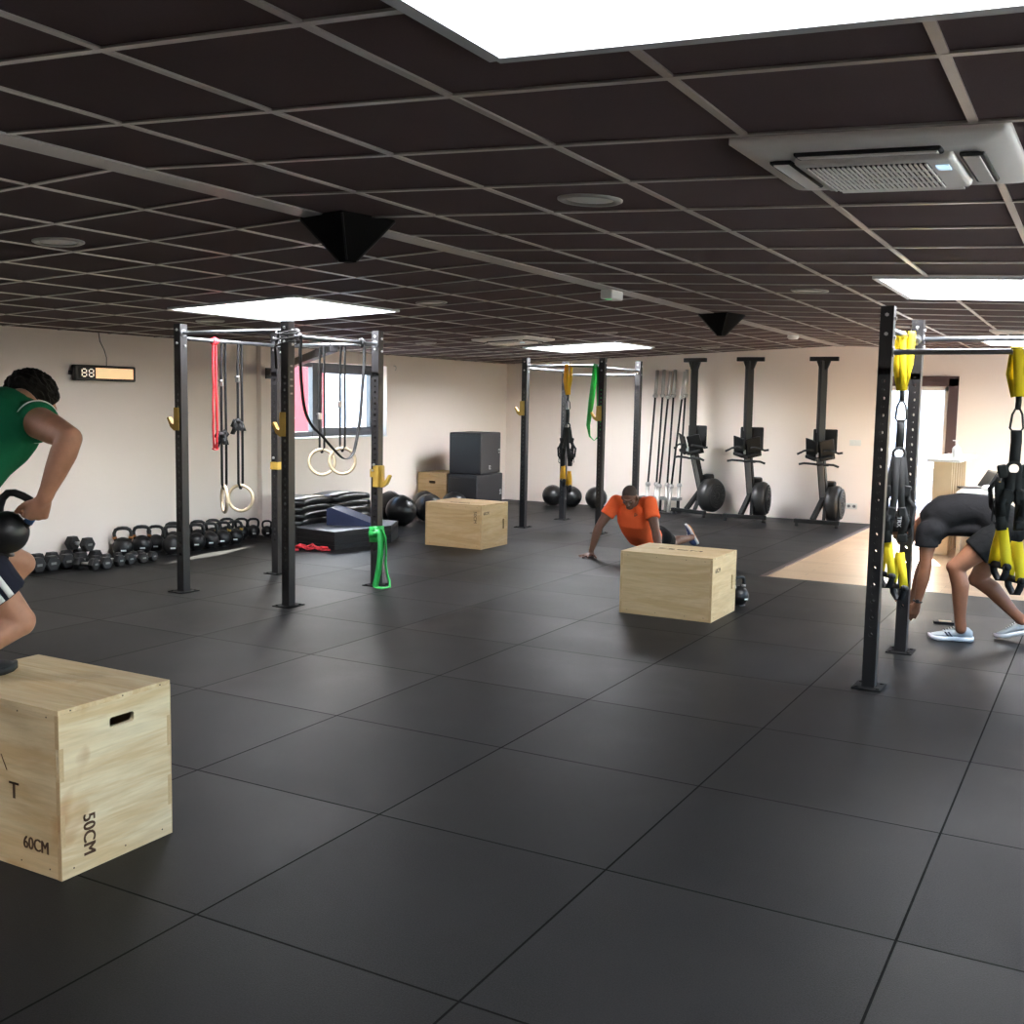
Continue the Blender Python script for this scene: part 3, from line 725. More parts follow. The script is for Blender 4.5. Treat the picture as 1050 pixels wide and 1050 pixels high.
# ------------------------------------------------------------------ suspension trainers
def trainer(loc, zbar, label, zc, zy0, zy1, rz=0, col='yellow', k=1.0):
    """anchor loop over the bar -> carabiner -> black main strap -> adjuster legs -> yellow cradles -> grips"""
    t = thing('suspension_trainer', label, 'suspension trainer', (loc[0], loc[1], zbar), rz, 'yellow and black suspension trainers')
    y = M[col]; X = (1, 0, .02)
    b = MB(); zt = zc + .13 - zbar
    b.sweep([(-.012, .014, zt), (-.045, .014, zt * .5), (-.035, .022, -.04), (-.03, .020, .0), (-.028, .012, .019), (-.026, 0, .024), (-.024, -.012, .019), (-.02, -.021, 0), (-.01, -.016, zt * .5), (.0, -.012, zt)], .045 * k, .004, X)
    b.sweep([(.010, .010, zt), (.02, .014, zt * .55), (.032, .022, -.04), (.034, .020, .0), (.035, .012, .019), (.036, 0, .024), (.037, -.012, .019), (.038, -.021, 0), (.035, -.016, zt * .5), (.006, -.012, zt + .02)], .040 * k, .004, X)
    b.build('anchor_strap', y, t)
    b = MB(); c = zc - zbar
    cpts = [(-.012, 0, c + .06), (.012, 0, c + .06), (.026, 0, c + .03), (.034, 0, c - .045), (.022, 0, c - .06), (-.022, 0, c - .06), (-.034, 0, c - .045), (-.026, 0, c + .03)]
    b.sweep(cpts, .0065, .005, (0, 1, 0), closed=True, round_=True); b.sweep([(0, 0, c + .06), (.002, 0, c + .10), (0, 0, c + .14)], .030, .008, X); b.build('carabiner', M['black_plastic'], t)
    b = MB(); b.sweep([(0, 0, c - .06), (.003, 0, c - .12), (0, 0, c - .24)], .05 * k, .008, X)
    b.torus((0, 0, c - .27), (0, 1, 0), .036, .010, 18, 8); b.build('main_strap', M['grey_web'], t)
    z0, z1 = zy0 - zbar, zy1 - zbar; top = c - .29; D = top - z0
    for s in (-1, 1):
        b = MB()
        b.sweep([(s * .025, .012 * s, top), (s * .055, .02 * s, top - .35 * D), (s * .075, .025 * s, z0 + .28), (s * .06, .025 * s, z0 + .1), (s * .045, .02 * s, z0 + .01)], .045 * k, .005, X)
        b.sweep([(s * .015, -.02, top), (s * .02, -.035, top - .45 * D), (s * .035, -.035, z0 + .16), (s * .04, 0, z0 + .01)], .042 * k, .005, X)
        b.sweep([(s * .04, .0, z0 + .22), (s * .095, -.01, z0 + .17), (s * .10, -.01, z0 + .06), (s * .06, .0, z0 + .03)], .03, .005, (0, 1, 0))
        b.box((s * .062, .022 * s, z0 + .34), (.05, .028, .075), Matrix.Rotation(s * .2, 3, 'Y'), .010); b.box((s * .033, -.03, z0 + .20), (.052, .03, .085), Matrix.Rotation(s * -.15, 3, 'Y'), .010)
        b.box((s * .048, .0, z0 + .04), (.062, .045, .06), None, .014)
        b.sweep([(s * .07, .02, z0 + .30), (s * .115, .01, z0 + .24), (s * .105, .0, z0 + .14), (s * .06, .0, z0 + .08)], .026, .004, X)
        b.sweep([(s * .035, -.03, z0 + .24), (s * .06, -.05, z0 + .16), (s * .045, -.04, z0 + .09)], .035, .004, X)
        b.build('adjuster_leg', M['black_web'], t)
    for s in (-1, 1):
        off = -.075 if s > 0 else .0; q = s * .040
        b = MB()
        b.sweep([(q, .005, z0 + off + .02), (q - .018, .03, z0 + .5 * (z1 - z0) + off), (q - .026, .052, z1 + off)], .05 * k, .005, X)
        b.sweep([(q, -.005, z0 + off + .02), (q + .016, -.03, z0 + .5 * (z1 - z0) + off), (q + .024, -.058, z1 + off)], .05 * k, .005, X)
        cr = b.build('cradle', y, t)
        b = MB(); b.cyl((q - .030, .068, z1 + off), (q + .028, -.074, z1 + off), .019, seg=14)
        for e in ((q - .030, .068), (q + .028, -.074)): b.ball((e[0], e[1], z1 + off), .021, u=12, v=8)
        b.build('grip', M['black_rubber'], cr)
        b = MB(); b.sweep([(q - .026, .05, z1 + off), (q - .02, .052, z1 - .045 + off), (q, .015, z1 - .085 + off), (q + .012, -.03, z1 - .08 + off), (q + .024, -.055, z1 - .03 + off), (q + .024, -.058, z1 + off)], .038, .006, X); b.build('foot_loop', M['black_web'], cr)
    return t
tr_ = trainer((-1.19, 7.24), 2.125, 'yellow suspension trainer between the two posts, in front of the door', 1.65, .80, .60, rz=.35)
trainer((-.475, 6.63), 1.992, 'yellow suspension trainer at the right picture edge, before the bending man', 1.615, .99, .80, rz=.25, k=1.15)
trainer((-6.178, 12.62), 2.126, 'amber suspension trainer on the far rig, above two black balls', 1.63, .83, .66, rz=.3, col='amber')

text_mesh('TRX', .036, 'strap_print', M['white_print'], tr_, frame4((.012, -.058, .95 - 2.125), (0, 0, -1), (1, 0, 0)))
# worn pale lettering marks down the inner face of the nearest ring-rig post
for q, (z, w) in enumerate(((1.905, .03), (1.86, .026), (1.80, .034), (1.75, .034), (1.69, .03))):
    MB().mbox((ADX + .0374, -.5 * w, z), (ADX + .0384, .5 * w, z + .014)).build('worn_letter_mark', M['rower_mark'], rigA)
# ------------------------------------------------------------------ plywood plyo boxes
def plyo(name, label, loc, rz, w, d, hgt, front, grip_face, mat_=None, th=.018, grip=(.12, .035), grip_z=None, grip_x=0.0, side=None):
    """w along x, d along y. grip_face 'x+' or 'y-': the side with the cut-out"""
    t = thing(name, label, 'plyo box', loc, rz)
    m_ = mat_ or M['ply']
    W, D, H = w / 2, d / 2, hgt
    def panel(nm, mb): return mb.build(nm, side if (side and nm == 'side_panel') else m_, t)
    def holed(o, ax, ay, wid, hei, hz):
        """rectangular panel with a rounded-slot cut-out, th thick (normal = ax x ay)"""
        b = MB(); o, ax, ay = Vector(o), Vector(ax), Vector(ay); nz = ax.cross(ay)
        gw, gh = grip[0] / 2, grip[1] / 2
        slot = []; rr = .011
        for sx, sy, a0 in ((1, 1, 0), (-1, 1, pi / 2), (-1, -1, pi), (1, -1, 1.5 * pi)):
            for k in range(5): a = a0 + pi / 2 * k / 4; slot.append((grip_x + sx * (gw - rr) + rr * cos(a), hz + sy * (gh - rr) + rr * sin(a)))
        outer = [(-wid / 2, 0), (wid / 2, 0), (wid / 2, hei), (-wid / 2, hei)]
        for lay, fl_ in ((0, 0), (-th, 1)):
            bm2 = bmesh.new()
            ov = [bm2.verts.new(o + ax * x + ay * y + nz * lay) for x, y in outer]; sv = [bm2.verts.new(o + ax * x + ay * y + nz * lay) for x, y in slot]
            es = [bm2.edges.new((ov[i], ov[(i + 1) % 4])) for i in range(4)] + [bm2.edges.new((sv[i], sv[(i + 1) % len(sv)])) for i in range(len(sv))]
            bmesh.ops.triangle_fill(bm2, use_beauty=True, edges=es)
            mp = {}
            for f in bm2.faces:
                nf = []
                for v in f.verts:
                    if v not in mp: mp[v] = b.bm.verts.new(v.co)
                    nf.append(mp[v])
                b.bm.faces.new(nf)
            bm2.free()
        for loop in (outer, slot):
            n = len(loop)
            for i in range(n):
                a, c = loop[i], loop[(i + 1) % n]
                b.quad([o + ax * a[0] + ay * a[1], o + ax * c[0] + ay * c[1], o + ax * c[0] + ay * c[1] - nz * th, o + ax * a[0] + ay * a[1] - nz * th])
        bmesh.ops.remove_doubles(b.bm, verts=b.bm.verts, dist=1e-5)
        return b
    gz = grip_z if grip_z is not None else H * .78
    # x panels
    if grip_face == 'x+': panel('side_panel', holed((W, 0, 0), (0, 1, 0), (0, 0, 1), d - .004, H - th, gz))
    else: panel('side_panel', MB().mbox((W - th, -D + .002, 0), (W, D - .002, H - th), .0015))
    panel('side_panel', MB().mbox((-W, -D + .002, 0), (-W + th, D - .002, H - th), .0015))
    if grip_face == 'y-': panel('front_panel', holed((0, -D, 0), (1, 0, 0), (0, 0, 1), w - 2 * th, H - th, gz))
    else: panel('front_panel', MB().mbox((-W + th, -D, 0), (W - th, -D + th, H - th), .0015))
    panel('back_panel', MB().mbox((-W + th, D - th, 0), (W - th, D, H - th), .0015))
    panel('top_panel', MB().mbox((-W, -D, H - th), (W, D, H), .0015))
    # dark inside board so the cut-out reads deep
    # finger joints: darker end grain along the vertical edges
    n = 5
    for sx in (-1, 1):
        for sy in (-1, 1):
            b = MB()
            for k in range(n):
                z0, z1 = (H - th) * k / n, (H - th) * (k + 1) / n
                if k % 2 == 0: b.mbox((sx * (W - th), sy * (D - .001), z0), (sx * (W + .0006), sy * (D + .0006), z1))
                else: b.mbox((sx * (W - .001), sy * (D - th), z0), (sx * (W + .0006), sy * (D + .0006), z1))
            b.build('finger_joint', M['ply_edge'], t)
    for x, z in [(sx * w, z) for sx in (-.42, -.1, .22, .42) for z in (.03, H - .03)]: MB().cyl((x, -D + .001, z), (x, -D - .0012, z), .003, seg=8).build('screw', M['dark_print'], t)
    for y, z in [(sy * d, z) for sy in (-.4, .05, .4) for z in (.03, H - .009)]: MB().cyl((W - .001, y, z), (W + .0012, y, z), .003, seg=8).build('screw', M['dark_print'], t)
    return t
L_ = plyo('plyo_box', 'large plywood jump box in the left foreground under the man in green', (-3.065 - .375, 2.395 + .25, 0), 0, .75, .50, .60, 1, 'x+', M['ply_front'], grip=(.11, .036), grip_z=.505, grip_x=.02, side=M['ply_front_side'])
text_mesh('50CM', .072, 'size_mark', M['print'], L_, frame4((.3758, -.135, .13), (0, 0, -1), (0, 1, 0)), sx=.85, bold=.0022)
text_mesh('60CM', .064, 'size_mark', M['print'], L_, frame4((.245, -.2508, .10), (1, 0, 0), (0, 0, 1)), sx=.85, bold=.002)
text_mesh('T', .085, 'letter_mark', M['print'], L_, frame4((.135, -.2508, .275), (1, 0, 0), (0, 0, 1)), bold=.002)
b = MB(); b.bar((.07, -.2503, .40), (.10, -.2503, .345), .0012, .004, (0, 1, 0)); b.build('pencil_line', M['print'], L_)
Mx = plyo('plyo_box', 'plywood jump box on its low side, in front of the far black balls', (-6.50, 10.68, 0), 0, .75, .60, .50, 1, 'x+', M['ply_far'], grip=(.036, .12), grip_z=.25, grip_x=.20, side=M['ply_far_side'])
Mx.location = (-6.50, 10.69, 0)
text_mesh('50CM', .055, 'size_mark', M['dark_print'], Mx, frame4((.29, -.3008, .36), (0, 0, -1), (1, 0, 0)))
text_mesh('60CM', .05, 'size_mark', M['dark_print'], Mx, frame4((.3758, -.20, .40), (0, 1, 0), (0, 0, 1)))
text_mesh('75CM', .05, 'size_mark', M['dark_print'], Mx, frame4((0, -.16, .5006), (1, 0, 0), (0, 1, 0)), sx=2.2)
N_ = plyo('plyo_box', 'plywood jump box in the middle of the floor, before the man in orange', (-2.995, 8.22, 0), 0, .76, .60, .50, 1, 'x+', M['ply'], grip=(.036, .12), grip_z=.25, grip_x=.20, side=M['ply_side'])
text_mesh('60CM', .05, 'size_mark', M['dark_print'], N_, frame4((.3808, -.17, .39), (0, 1, 0), (0, 0, 1)))
text_mesh('75CM', .065, 'size_mark', M['dark_print'], N_, frame4((.0, .02, .5006), (1, 0, 0), (0, 1, 0)), sx=2.4)
W_ = plyo('plyo_box', 'plywood box with a slotted handle, against the left wall beside the black boxes', (-8.715, 13.65, 0), 0, .50, .62, .60, 1, 'y-', M['ply_far'], grip=(.11, .04), grip_z=.46)

# ------------------------------------------------------------------ black soft jump boxes
def softbox(loc, rz, w, d, hgt, label, num):
    t = thing('soft_plyo_box', label, 'soft box', loc, rz, 'black soft jump boxes')
    MB().box((0, 0, hgt / 2), (w, d, hgt), None, .018, 3).build('foam_body', M['softblack'], t)
    b = MB(); b.box((0, -d / 2 - .003, hgt - .045), (w * .88, .008, .03), None, .003); b.build('closure_flap', M['black_vinyl2'], t)
    text_mesh(num, .085, 'size_number', M['white_print'], t, frame4((w / 2 + .001, -d * .06, .09), (0, 1, 0), (0, 0, 1)))
    text_mesh(num, .085, 'size_number', M['white_print'], t, frame4((w / 2 + .001, d / 2 - .06, .32), (0, 0, 1), (0, -1, 0)))
    return t
M['black_vinyl2'] = mat('black_flap_vinyl', (26, 27, 30), .4)
sb = softbox((-8.18, 13.68, 0), 0, .5, .75, .60, 'lower black soft box of the stack in the far left corner', '20')
softbox((-8.20, 13.70, .601), .13, .5, .75, .60, 'upper black soft box of the stack, printed 12, in the far left corner', '12')

# ------------------------------------------------------------------ slam balls
def slamball(name, x, y, r, label, col='vinyl'):
    t = thing(name, label, 'ball', (x, y, 0), random.uniform(0, 3), 'black exercise balls')
    b = MB(); b.ball((0, 0, r * .97), r, (1, 1, .97), u=32, v=20); b.build('ball_shell', M[col], t)
    b = MB()
    for a in (0, pi / 2): b.torus((0, 0, r * .97), (cos(a), sin(a), .0), r * .998, .003, 40, 6)
    b.torus((0, 0, r * .97), (0, 0, 1), r * .998, .003, 40, 6); b.build('seams', M['black_rubber'], t)
    return t
slamball('slam_ball', -8.18, 11.78, .205, 'big black ball, front left of the ball group behind the right ring-rig post')
slamball('slam_ball', -8.10, 12.33, .20, 'big black ball just right of the front ball of the group')
slamball('slam_ball', -8.72, 12.28, .20, 'black ball at the back of the group against the left wall')
slamball('slam_ball', -8.62, 11.40, .19, 'black ball hidden behind the post, next to the blue wedge')
slamball('slam_ball', -8.52, 12.85, .19, 'black ball between the group and the plywood box by the wall')
slamball('slam_ball', -8.13, 13.02, .19, 'black ball in front of the plywood box with the slotted handle')
slamball('slam_ball', -7.87, 15.60, .165, 'left black ball by the back wall under the amber straps')
slamball('slam_ball', -7.53, 15.60, .165, 'right black ball of the pair by the back wall under the amber straps')
slamball('slam_ball', -7.10, 15.60, .17, 'black ball behind the middle post of the far rig')
# ------------------------------------------------------------------ mats and cushions
m0 = thing('landing_mat', 'thick black folded gym mat with grey top lying by the left wall', 'gym mat', (-7.41, 9.40, 0), 0)
poly = [(0, 0), (.12, .90), (-.10, 1.35), (-1.0, 1.25), (-1.05, .55), (-.60, .08)]
for k in range(4):
    MB().prism([(x * (1 - .004 * (k % 2)), y) for x, y in poly], (0, 0, .025 + .05 * k), (1, 0, 0), (0, 1, 0), .047).build('mat_layer', M['softblack'], m0)
MB().prism([(x * .985 - .008, y * .985 + .008) for x, y in poly], (0, 0, .2005), (1, 0, 0), (0, 1, 0), .003).build('grey_top', M['mat_grey'], m0)
def cushion(x, y, z, rz, label, w=.40, d=.62, h=.072):
    t = thing('ab_mat', label, 'exercise mat', (x, y, z), rz, 'stacked black pads on the landing mat')
    b = MB(); n = 10; rows = []
    for i in range(n + 1):
        f = i / n; yy = (f - .5) * d; top = h * (1 - .25 * abs(2 * f - 1) ** 3) ; lift = .012 * sin(pi * f)
        rows.append([(-w / 2, yy, .0 + lift * .3), (w / 2, yy, lift * .3), (w / 2, yy, top * .55 + lift), (w * .46, yy, top + lift), (-w * .46, yy, top + lift), (-w / 2, yy, top * .55 + lift)])
    b.ring(rows, False); b.build('pad', M['vinyl'], t)
    b = MB(); b.sweep([(-w / 2 - .002, (i / 12 - .5) * d * .98, h * .5 + .012 * sin(pi * i / 12)) for i in range(13)], .012, .006, (0, 0, 1)); b.build('piping', M['black_rubber'], t)
    return t
for k in range(4):
    cushion(-8.28 + .01 * (k % 2), 9.90 + .015 * (k % 2), .203 + .078 * k, .05 + .04 * (k % 2), ['bottom pad of the left stack of black pads', 'second pad from the bottom of the left pad stack', 'third pad from the bottom of the left pad stack', 'top pad of the left stack of black pads'][k])
for k in range(4):
    cushion(-8.24 + .012 * (k % 2), 10.56 + .02 * ((k + 1) % 2), .203 + .080 * k, -.10 + .05 * (k % 2), ['bottom pad of the right pad stack, beside the blue wedge', 'second pad from the bottom of the right pad stack', 'third pad from the bottom of the right pad stack', 'top pad of the right stack, the topmost black pad'][k])
t = thing('foam_wedge', 'navy blue foam wedge leaning on the landing mat beside the black pads', 'foam wedge', (-7.72, 10.13, .203), -1.2)
b = MB(); b.prism([(-.26, 0), (.26, 0), (.26, .04), (-.20, .20), (-.26, .19)], (0, 0, 0), (0, 1, 0), (0, 0, 1), .36); b.build('wedge', M['blue_vinyl'], t)
b = MB(); b.torus((0, -.27, .05), (0, 1, .2), .035, .006, 20, 6); b.build('handle', M['black_web'], t)

# ------------------------------------------------------------------ dumbbells and kettlebells along the left wall
def hexhead(b, x0, x1, r):
    n = 6; rows = []
    for x, s in ((x0, .86), (x0 + (x1 - x0) * .15, 1), (x0 + (x1 - x0) * .85, 1), (x1, .86)):
        rows.append([(x, r * s * cos(2 * pi * j / n), r * s * sin(2 * pi * j / n)) for j in range(n)])
    b.ring(rows, False)
    for f in b.bm.faces: f.smooth = False
def dumbbell(loc, rz, r, L, label):
    t = thing('hex_dumbbell', label, 'dumbbell', loc, rz, 'black hex dumbbells along the left wall')
    zc = r * cos(pi / 6)
    for s in (-1, 1):
        b = MB(); hexhead(b, s * L * .22, s * L * .5, r); bmesh.ops.translate(b.bm, verts=b.bm.verts, vec=(0, 0, zc)); b.build('head', M['black_rubber'], t)
    b = MB(); b.lathe([(.016, -L * .23), (.0185, -L * .1), (.02, 0), (.0185, L * .1), (.016, L * .23)], (0, 0, zc), (1, 0, 0), 12); b.build('handle', M['steel'], t)
    b = MB(); b.box((L * .5 + .0008, 0, zc), (.0015, r * .7, r * .28)); b.build('weight_mark', M['dumb_print'], t)
    return t
M['dumb_print'] = mat('dull_white_print', (120, 120, 118), .7)
db_spots = [(-8.80, 6.60, 0, .083), (-8.80, 6.77, 0, .081), (-8.80, 6.935, 0, .079), (-8.80, 7.10, 0, .078), (-8.80, 7.265, 0, .078)]
lab = ['hex dumbbell at the left end of the wall row, beside the man in green', 'second hex dumbbell from the left end of the wall row', 'third hex dumbbell from the left end of the wall row', 'fourth hex dumbbell from the left end of the wall row', 'fifth hex dumbbell from the left end of the wall row']
for (x, y, z, r), l_ in zip(db_spots, lab): dumbbell((x, y, z), random.uniform(-.08, .08), r, .30, l_)
dumbbell((-8.80, 7.18, .137), .05, .075, .28, 'hex dumbbell lying on top of two others in the wall row')
for (x, y, r, a, l_) in [(-8.47, 6.98, .064, .25, 'small hex dumbbell with white mark, in front of the row, leftmost of the small ones'), (-8.46, 7.14, .064, -.1, 'small hex dumbbell with white mark, second of the small ones'),
                         (-8.48, 7.30, .062, .12, 'small hex dumbbell in front of the first kettlebell'), (-8.50, 7.45, .060, .05, 'small hex dumbbell left of and below the second kettlebell'),
                         (-8.47, 7.60, .056, -.1, 'smaller hex dumbbell, next to last of the front row'), (-8.50, 7.74, .052, .1, 'smallest hex dumbbell, right end of the front row')]:
    dumbbell((x, y, 0), a, r, .22, l_)
def kettlebell(loc, rz, r, label, tape=None, cat_group='kettlebells along the left wall', mark=True):
    t = thing('kettlebell', label, 'kettlebell', loc, rz, cat_group)
    b = MB(); prof = [(r * .62, 0), (r * .72, r * .03)]
    for k in range(1, 14):
        a = -pi / 2 + pi * k / 14 + .0; zz = r * .95 + r * sin(a); rr = r * cos(a)
        if zz > r * .03 and rr > .22 * r: prof.append((max(rr, .2 * r), zz))
    prof.append((r * .2, r * 1.94)); b.lathe(prof, n=26); b.build('bell', M['iron'], t)
    hr = r * .18; w = r * .78; zt = r * 1.95
    pts = [(-w * .80, 0, r * 1.55), (-w * .98, 0, r * 1.95), (-w * 1.02, 0, r * 2.35), (-w * .85, 0, r * 2.68), (-w * .5, 0, r * 2.82), (0, 0, r * 2.85), (w * .5, 0, r * 2.82), (w * .85, 0, r * 2.68), (w * 1.02, 0, r * 2.35), (w * .98, 0, r * 1.95), (w * .80, 0, r * 1.55)]
    b = MB(); b.sweep(pts, hr, hr, (0, 1, 0), round_=True, n=10); hd = b.build('handle', M['iron'], t)
    if tape:
        for s in (-1, 1): MB().cyl((s * w * .93, 0, r * 1.78), (s * w * 1.0, 0, r * 2.02), hr * 1.18, seg=12).build('colour_band', tape, hd)
    if mark:
        b = MB(); b.box((0, -r * .985, r * .72), (r * .5, .004, r * .16)); b.build('weight_mark', M['white_print'], t)
    return t
kb = [(-8.86, 7.76, 0.098, .9, M['brass'], 'kettlebell with bronze bands at the left end of the row'), (-8.86, 8.01, 0.096, .9, M['brass'], 'second kettlebell from the left, bronze bands on its horns'),
      (-8.87, 8.21, 0.090, .8, None, 'third kettlebell from the left end of the row'), (-8.86, 8.45, 0.095, .9, None, 'kettlebell behind the left front rig post, at the wall'),
      (-8.60, 8.18, 0.098, .9, None, 'large kettlebell in front, just left of the left rig post'), (-8.87, 8.82, 0.090, .9, M['blue_band'] if 'blue_band' in M else None, 'wall-side kettlebell just right of the left rig post'),
      (-8.62, 8.55, 0.092, .8, None, 'front kettlebell just right of the left rig post'), (-8.62, 8.75, 0.090, .9, None, 'front kettlebell with white mark, second right of the left rig post'),
      (-8.62, 8.95, 0.088, .7, M['jyellow'], 'front kettlebell with yellow bands'), (-8.62, 9.14, 0.086, .8, M['jyellow'], 'front kettlebell with yellow bands, nearest the back left post'),
      (-8.87, 9.05, 0.088, .9, None, 'wall-side kettlebell behind the yellow-banded pair'), (-8.87, 9.27, 0.086, .9, None, 'wall-side kettlebell below the round wooden ring'),
      (-8.86, 9.50, 0.080, .8, None, 'kettlebell second to last before the wall pier, near the wall'), (-8.86, 9.70, 0.074, .9, None, 'small kettlebell last in the row, just left of the wall pier'),
      (-8.80, 9.87, .062, .9, None, 'small kettlebell half hidden by the back left rig post'), (-8.62, 10.10, .066, .9, None, 'small kettlebell behind the back left rig post')]
for x, y, r, a, tp, l_ in kb:
    kettlebell((x, y, 0), a, r * 1.06, l_, tp)
kettlebell((-2.665, 8.78, 0), 1.2, .084, 'kettlebell on the floor behind the middle plywood box', M['steel'], 'kettlebells on the open floor')
kettlebell((-7.12, 12.1, 0), .4, .075, 'small black weight on the floor left of the far plywood box', None, 'kettlebells on the open floor', False)
# ------------------------------------------------------------------ rowing machines stored upright at the back wall
M['rower_black'] = mat('rower_black', (17, 17, 18), .55, var=.1, spec=.3)
def rower(loc, rz, label):
    t = thing('rowing_machine', label, 'rowing machine', loc, rz, 'rowing machines stored upright at the back wall')
    K = M['rower_black']; F = M['rower_black']
    b = MB(); b.mbox((-.31, -.03, .045), (.31, .03, .10), .006); fr = b.build('front_foot_bar', F, t)
    for s in (-1, 1):
        b = MB(); b.cyl((s * .275, 0, 0), (s * .275, 0, .05), .028, .02, seg=14); b.build('foot', M['black_rubber'], fr)
    b = MB(); b.bar((-.06, .02, .09), (.03, .27, .40), .07, .06, bevel=.008); b.build('front_leg', F, t)
    b = MB(); b.bar((.09, .03, .09), (.05, .28, .42), .045, .05, bevel=.006); b.build('front_leg', F, t)
    b = MB(); b.bar((.03, .28, .36), (0, .06, 1.02), .085, .07, bevel=.012); b.build('main_frame', M['rower_grey'], t)
    b = MB(); b.bar((.075, .28, .36), (.045, .06, 1.02), .02, .075, bevel=.006); b.bar((-.015, .28, .36), (-.045, .06, 1.02), .012, .074, bevel=.004); b.build('frame_edge', F, t)
    # flywheel drum, its axle across
    fw = MB().lathe([(.04, -.10), (.20, -.10), (.245, -.075), (.255, -.02), (.255, .05), (.235, .085), (.20, .10), (.04, .10)], (.16, .33, .31), (1, 0, 0), 40).build('flywheel_housing', M['flywheel'], t)
    b = MB(); b.lathe([(.0, .0), (.205, 0), (.215, .012), (.19, .018), (0, .018)], (.26, .33, .31), (1, 0, 0), 36); b.build('flywheel_guard', M['black_rubber'], fw)
    b = MB()
    for r in (.06, .10, .14, .18): b.torus((.28, .33, .31), (1, 0, 0), r, .005, 36, 6)
    for k in range(12): a = pi * k / 6; b.cyl((.28, .33 + .03 * cos(a), .31 + .03 * sin(a)), (.28, .33 + .19 * cos(a), .31 + .19 * sin(a)), .004, seg=6)
    b.lathe([(.03, 0), (.045, .01), (.03, .02)], (.278, .33, .31), (1, 0, 0), 16); b.build('guard_grille', M['flywheel'], fw)
    b = MB(); b.box((.09, .34, .57), (.16, .13, .10), Matrix.Rotation(.2, 3, 'X'), .03, 3); b.build('chain_housing', K, t)
    # handle
    b = MB(); b.sweep([(-.27, -.03, .865), (-.20, -.03, .88), (-.07, -.03, .875), (0, -.02, .865), (.07, -.03, .875), (.20, -.03, .87), (.27, -.03, .845)], .0165, .0165, (0, 1, 0), round_=True, n=10); hd = b.build('handle', M['black_rubber'], t)
    b = MB(); b.cyl((0, -.02, .865), (0, .12, .86), .01, seg=8); b.box((.10, 0, .862), (.06, .03, .03), None, .006); b.build('handle_cradle', M['jyellow'] if False else K, t)
    # foot plates with straps, and the seat
    b = MB(); b.box((.045, .10, 1.19), (.33, .035, .33), None, .035, 3); b.build('seat_back_plate', K, t)
    for s in (-1, 1):
        rot = (Matrix.Rotation(s * .55, 3, 'Z') @ Matrix.Rotation(.35, 3, 'X') @ Matrix.Rotation(s * -.25, 3, 'Y'))
        b = MB(); b.box((s * .105, -.03, 1.07), (.20, .02, .31), rot, .012); b.box((s * .105, -.045, .96), (.18, .05, .05), rot, .012)
        fp = b.build('foot_plate', K, t)
        b = MB(); b.sweep([(s * .06, -.07, 1.06), (s * .13, -.10, 1.07), (s * .21, -.05, 1.05), (s * .25, .01, 1.03), (s * .31, .0, 1.02 + .02 * s)], .03, .004, (0, .2, 1)); b.build('foot_strap', M['black_web'], fp)
    b = MB(); b.box((-.02, -.05, 1.0), (.03, .02, .06)); b.build('clasp', M['bolt'], t)
    # the monorail standing up with the rear foot on top
    b = MB(); b.bar((0, .04, .95), (-.01, .05, 2.29), .105, .055, bevel=.008); b.build('monorail', M['rail_black'], t)
    b = MB(); b.bar((-.055, .05, 1.3), (-.062, .06, 2.27), .012, .07); b.build('rail_strip', M['black_plastic'], t)
    b = MB(); b.prism([(-.05, 0), (.05, 0), (.095, .12), (-.095, .12)], (-.01, .05, 2.17), (1, 0, 0), (0, 0, 1), .05); b.build('rear_bracket', F, t)
    b = MB(); b.mbox((-.20, .02, 2.285), (.19, .08, 2.345), .006); b.build('rear_foot_bar', F, t)
    return t
M['rower_grey'] = mat('rower_grey_aluminium', (150, 148, 146), .35, metal=.7, var=.06)
M['rail_black'] = mat('monorail_black', (24, 23, 24), .5, var=.05, spec=.3)
M['flywheel'] = mat('flywheel_grey_plastic', (36, 36, 36), .4, var=.08)
r0 = rower((-5.50, 15.42, 0), -.30, 'left rowing machine, standing upright beside the leaning barbells')
dup(r0, (-4.57, 15.18, 0), .10, 'middle rowing machine of the three standing at the back wall')
dup(r0, (-3.53, 15.13, 0), .02, 'right rowing machine, nearest the wood floor and the socket')

# ------------------------------------------------------------------ barbells leaning in a floor rack
def barbell(bottom, top, label):
    v = Vector(top) - Vector(bottom); q = v.to_track_quat('Z', 'Y')
    t = thing('barbell', label, 'barbell', bottom, 0, 'barbells leaning at the back wall'); t.rotation_mode = 'QUATERNION'; t.rotation_quaternion = q
    L = 2.18
    MB().cyl((0, 0, .40), (0, 0, L - .40), .0155, seg=12).build('shaft', M['bar_black'], t)
    for s in (0, 1):
        z = (lambda a: a if s == 0 else L - a)
        b = MB(); b.cyl((0, 0, z(0)), (0, 0, z(.385)), .027, seg=16); b.cyl((0, 0, z(.38)), (0, 0, z(.415)), .040, seg=18); b.cyl((0, 0, z(.415)), (0, 0, z(.43)), .03, seg=16); b.build('sleeve', M['sleeve'], t)
    return t
M['bar_black'] = mat('bar_black_oxide', (34, 33, 34), .35, metal=.6, var=.05)
tops = [(-6.277, 2.19), (-6.165, 2.195), (-6.06, 2.20), (-5.985, 2.195), (-5.825, 2.195), (-5.795, 2.17)]
bots = [(-6.255, 15.60), (-6.13, 15.66), (-6.05, 15.54), (-5.955, 15.66), (-5.865, 15.54), (-5.765, 15.68)]
lb = ['leftmost barbell of the six leaning at the back wall', 'second barbell from the left', 'third barbell from the left, standing in the front row of the holder', 'fourth barbell from the left', 'fifth barbell from the left, leaning most', 'rightmost barbell, next to the left rowing machine']
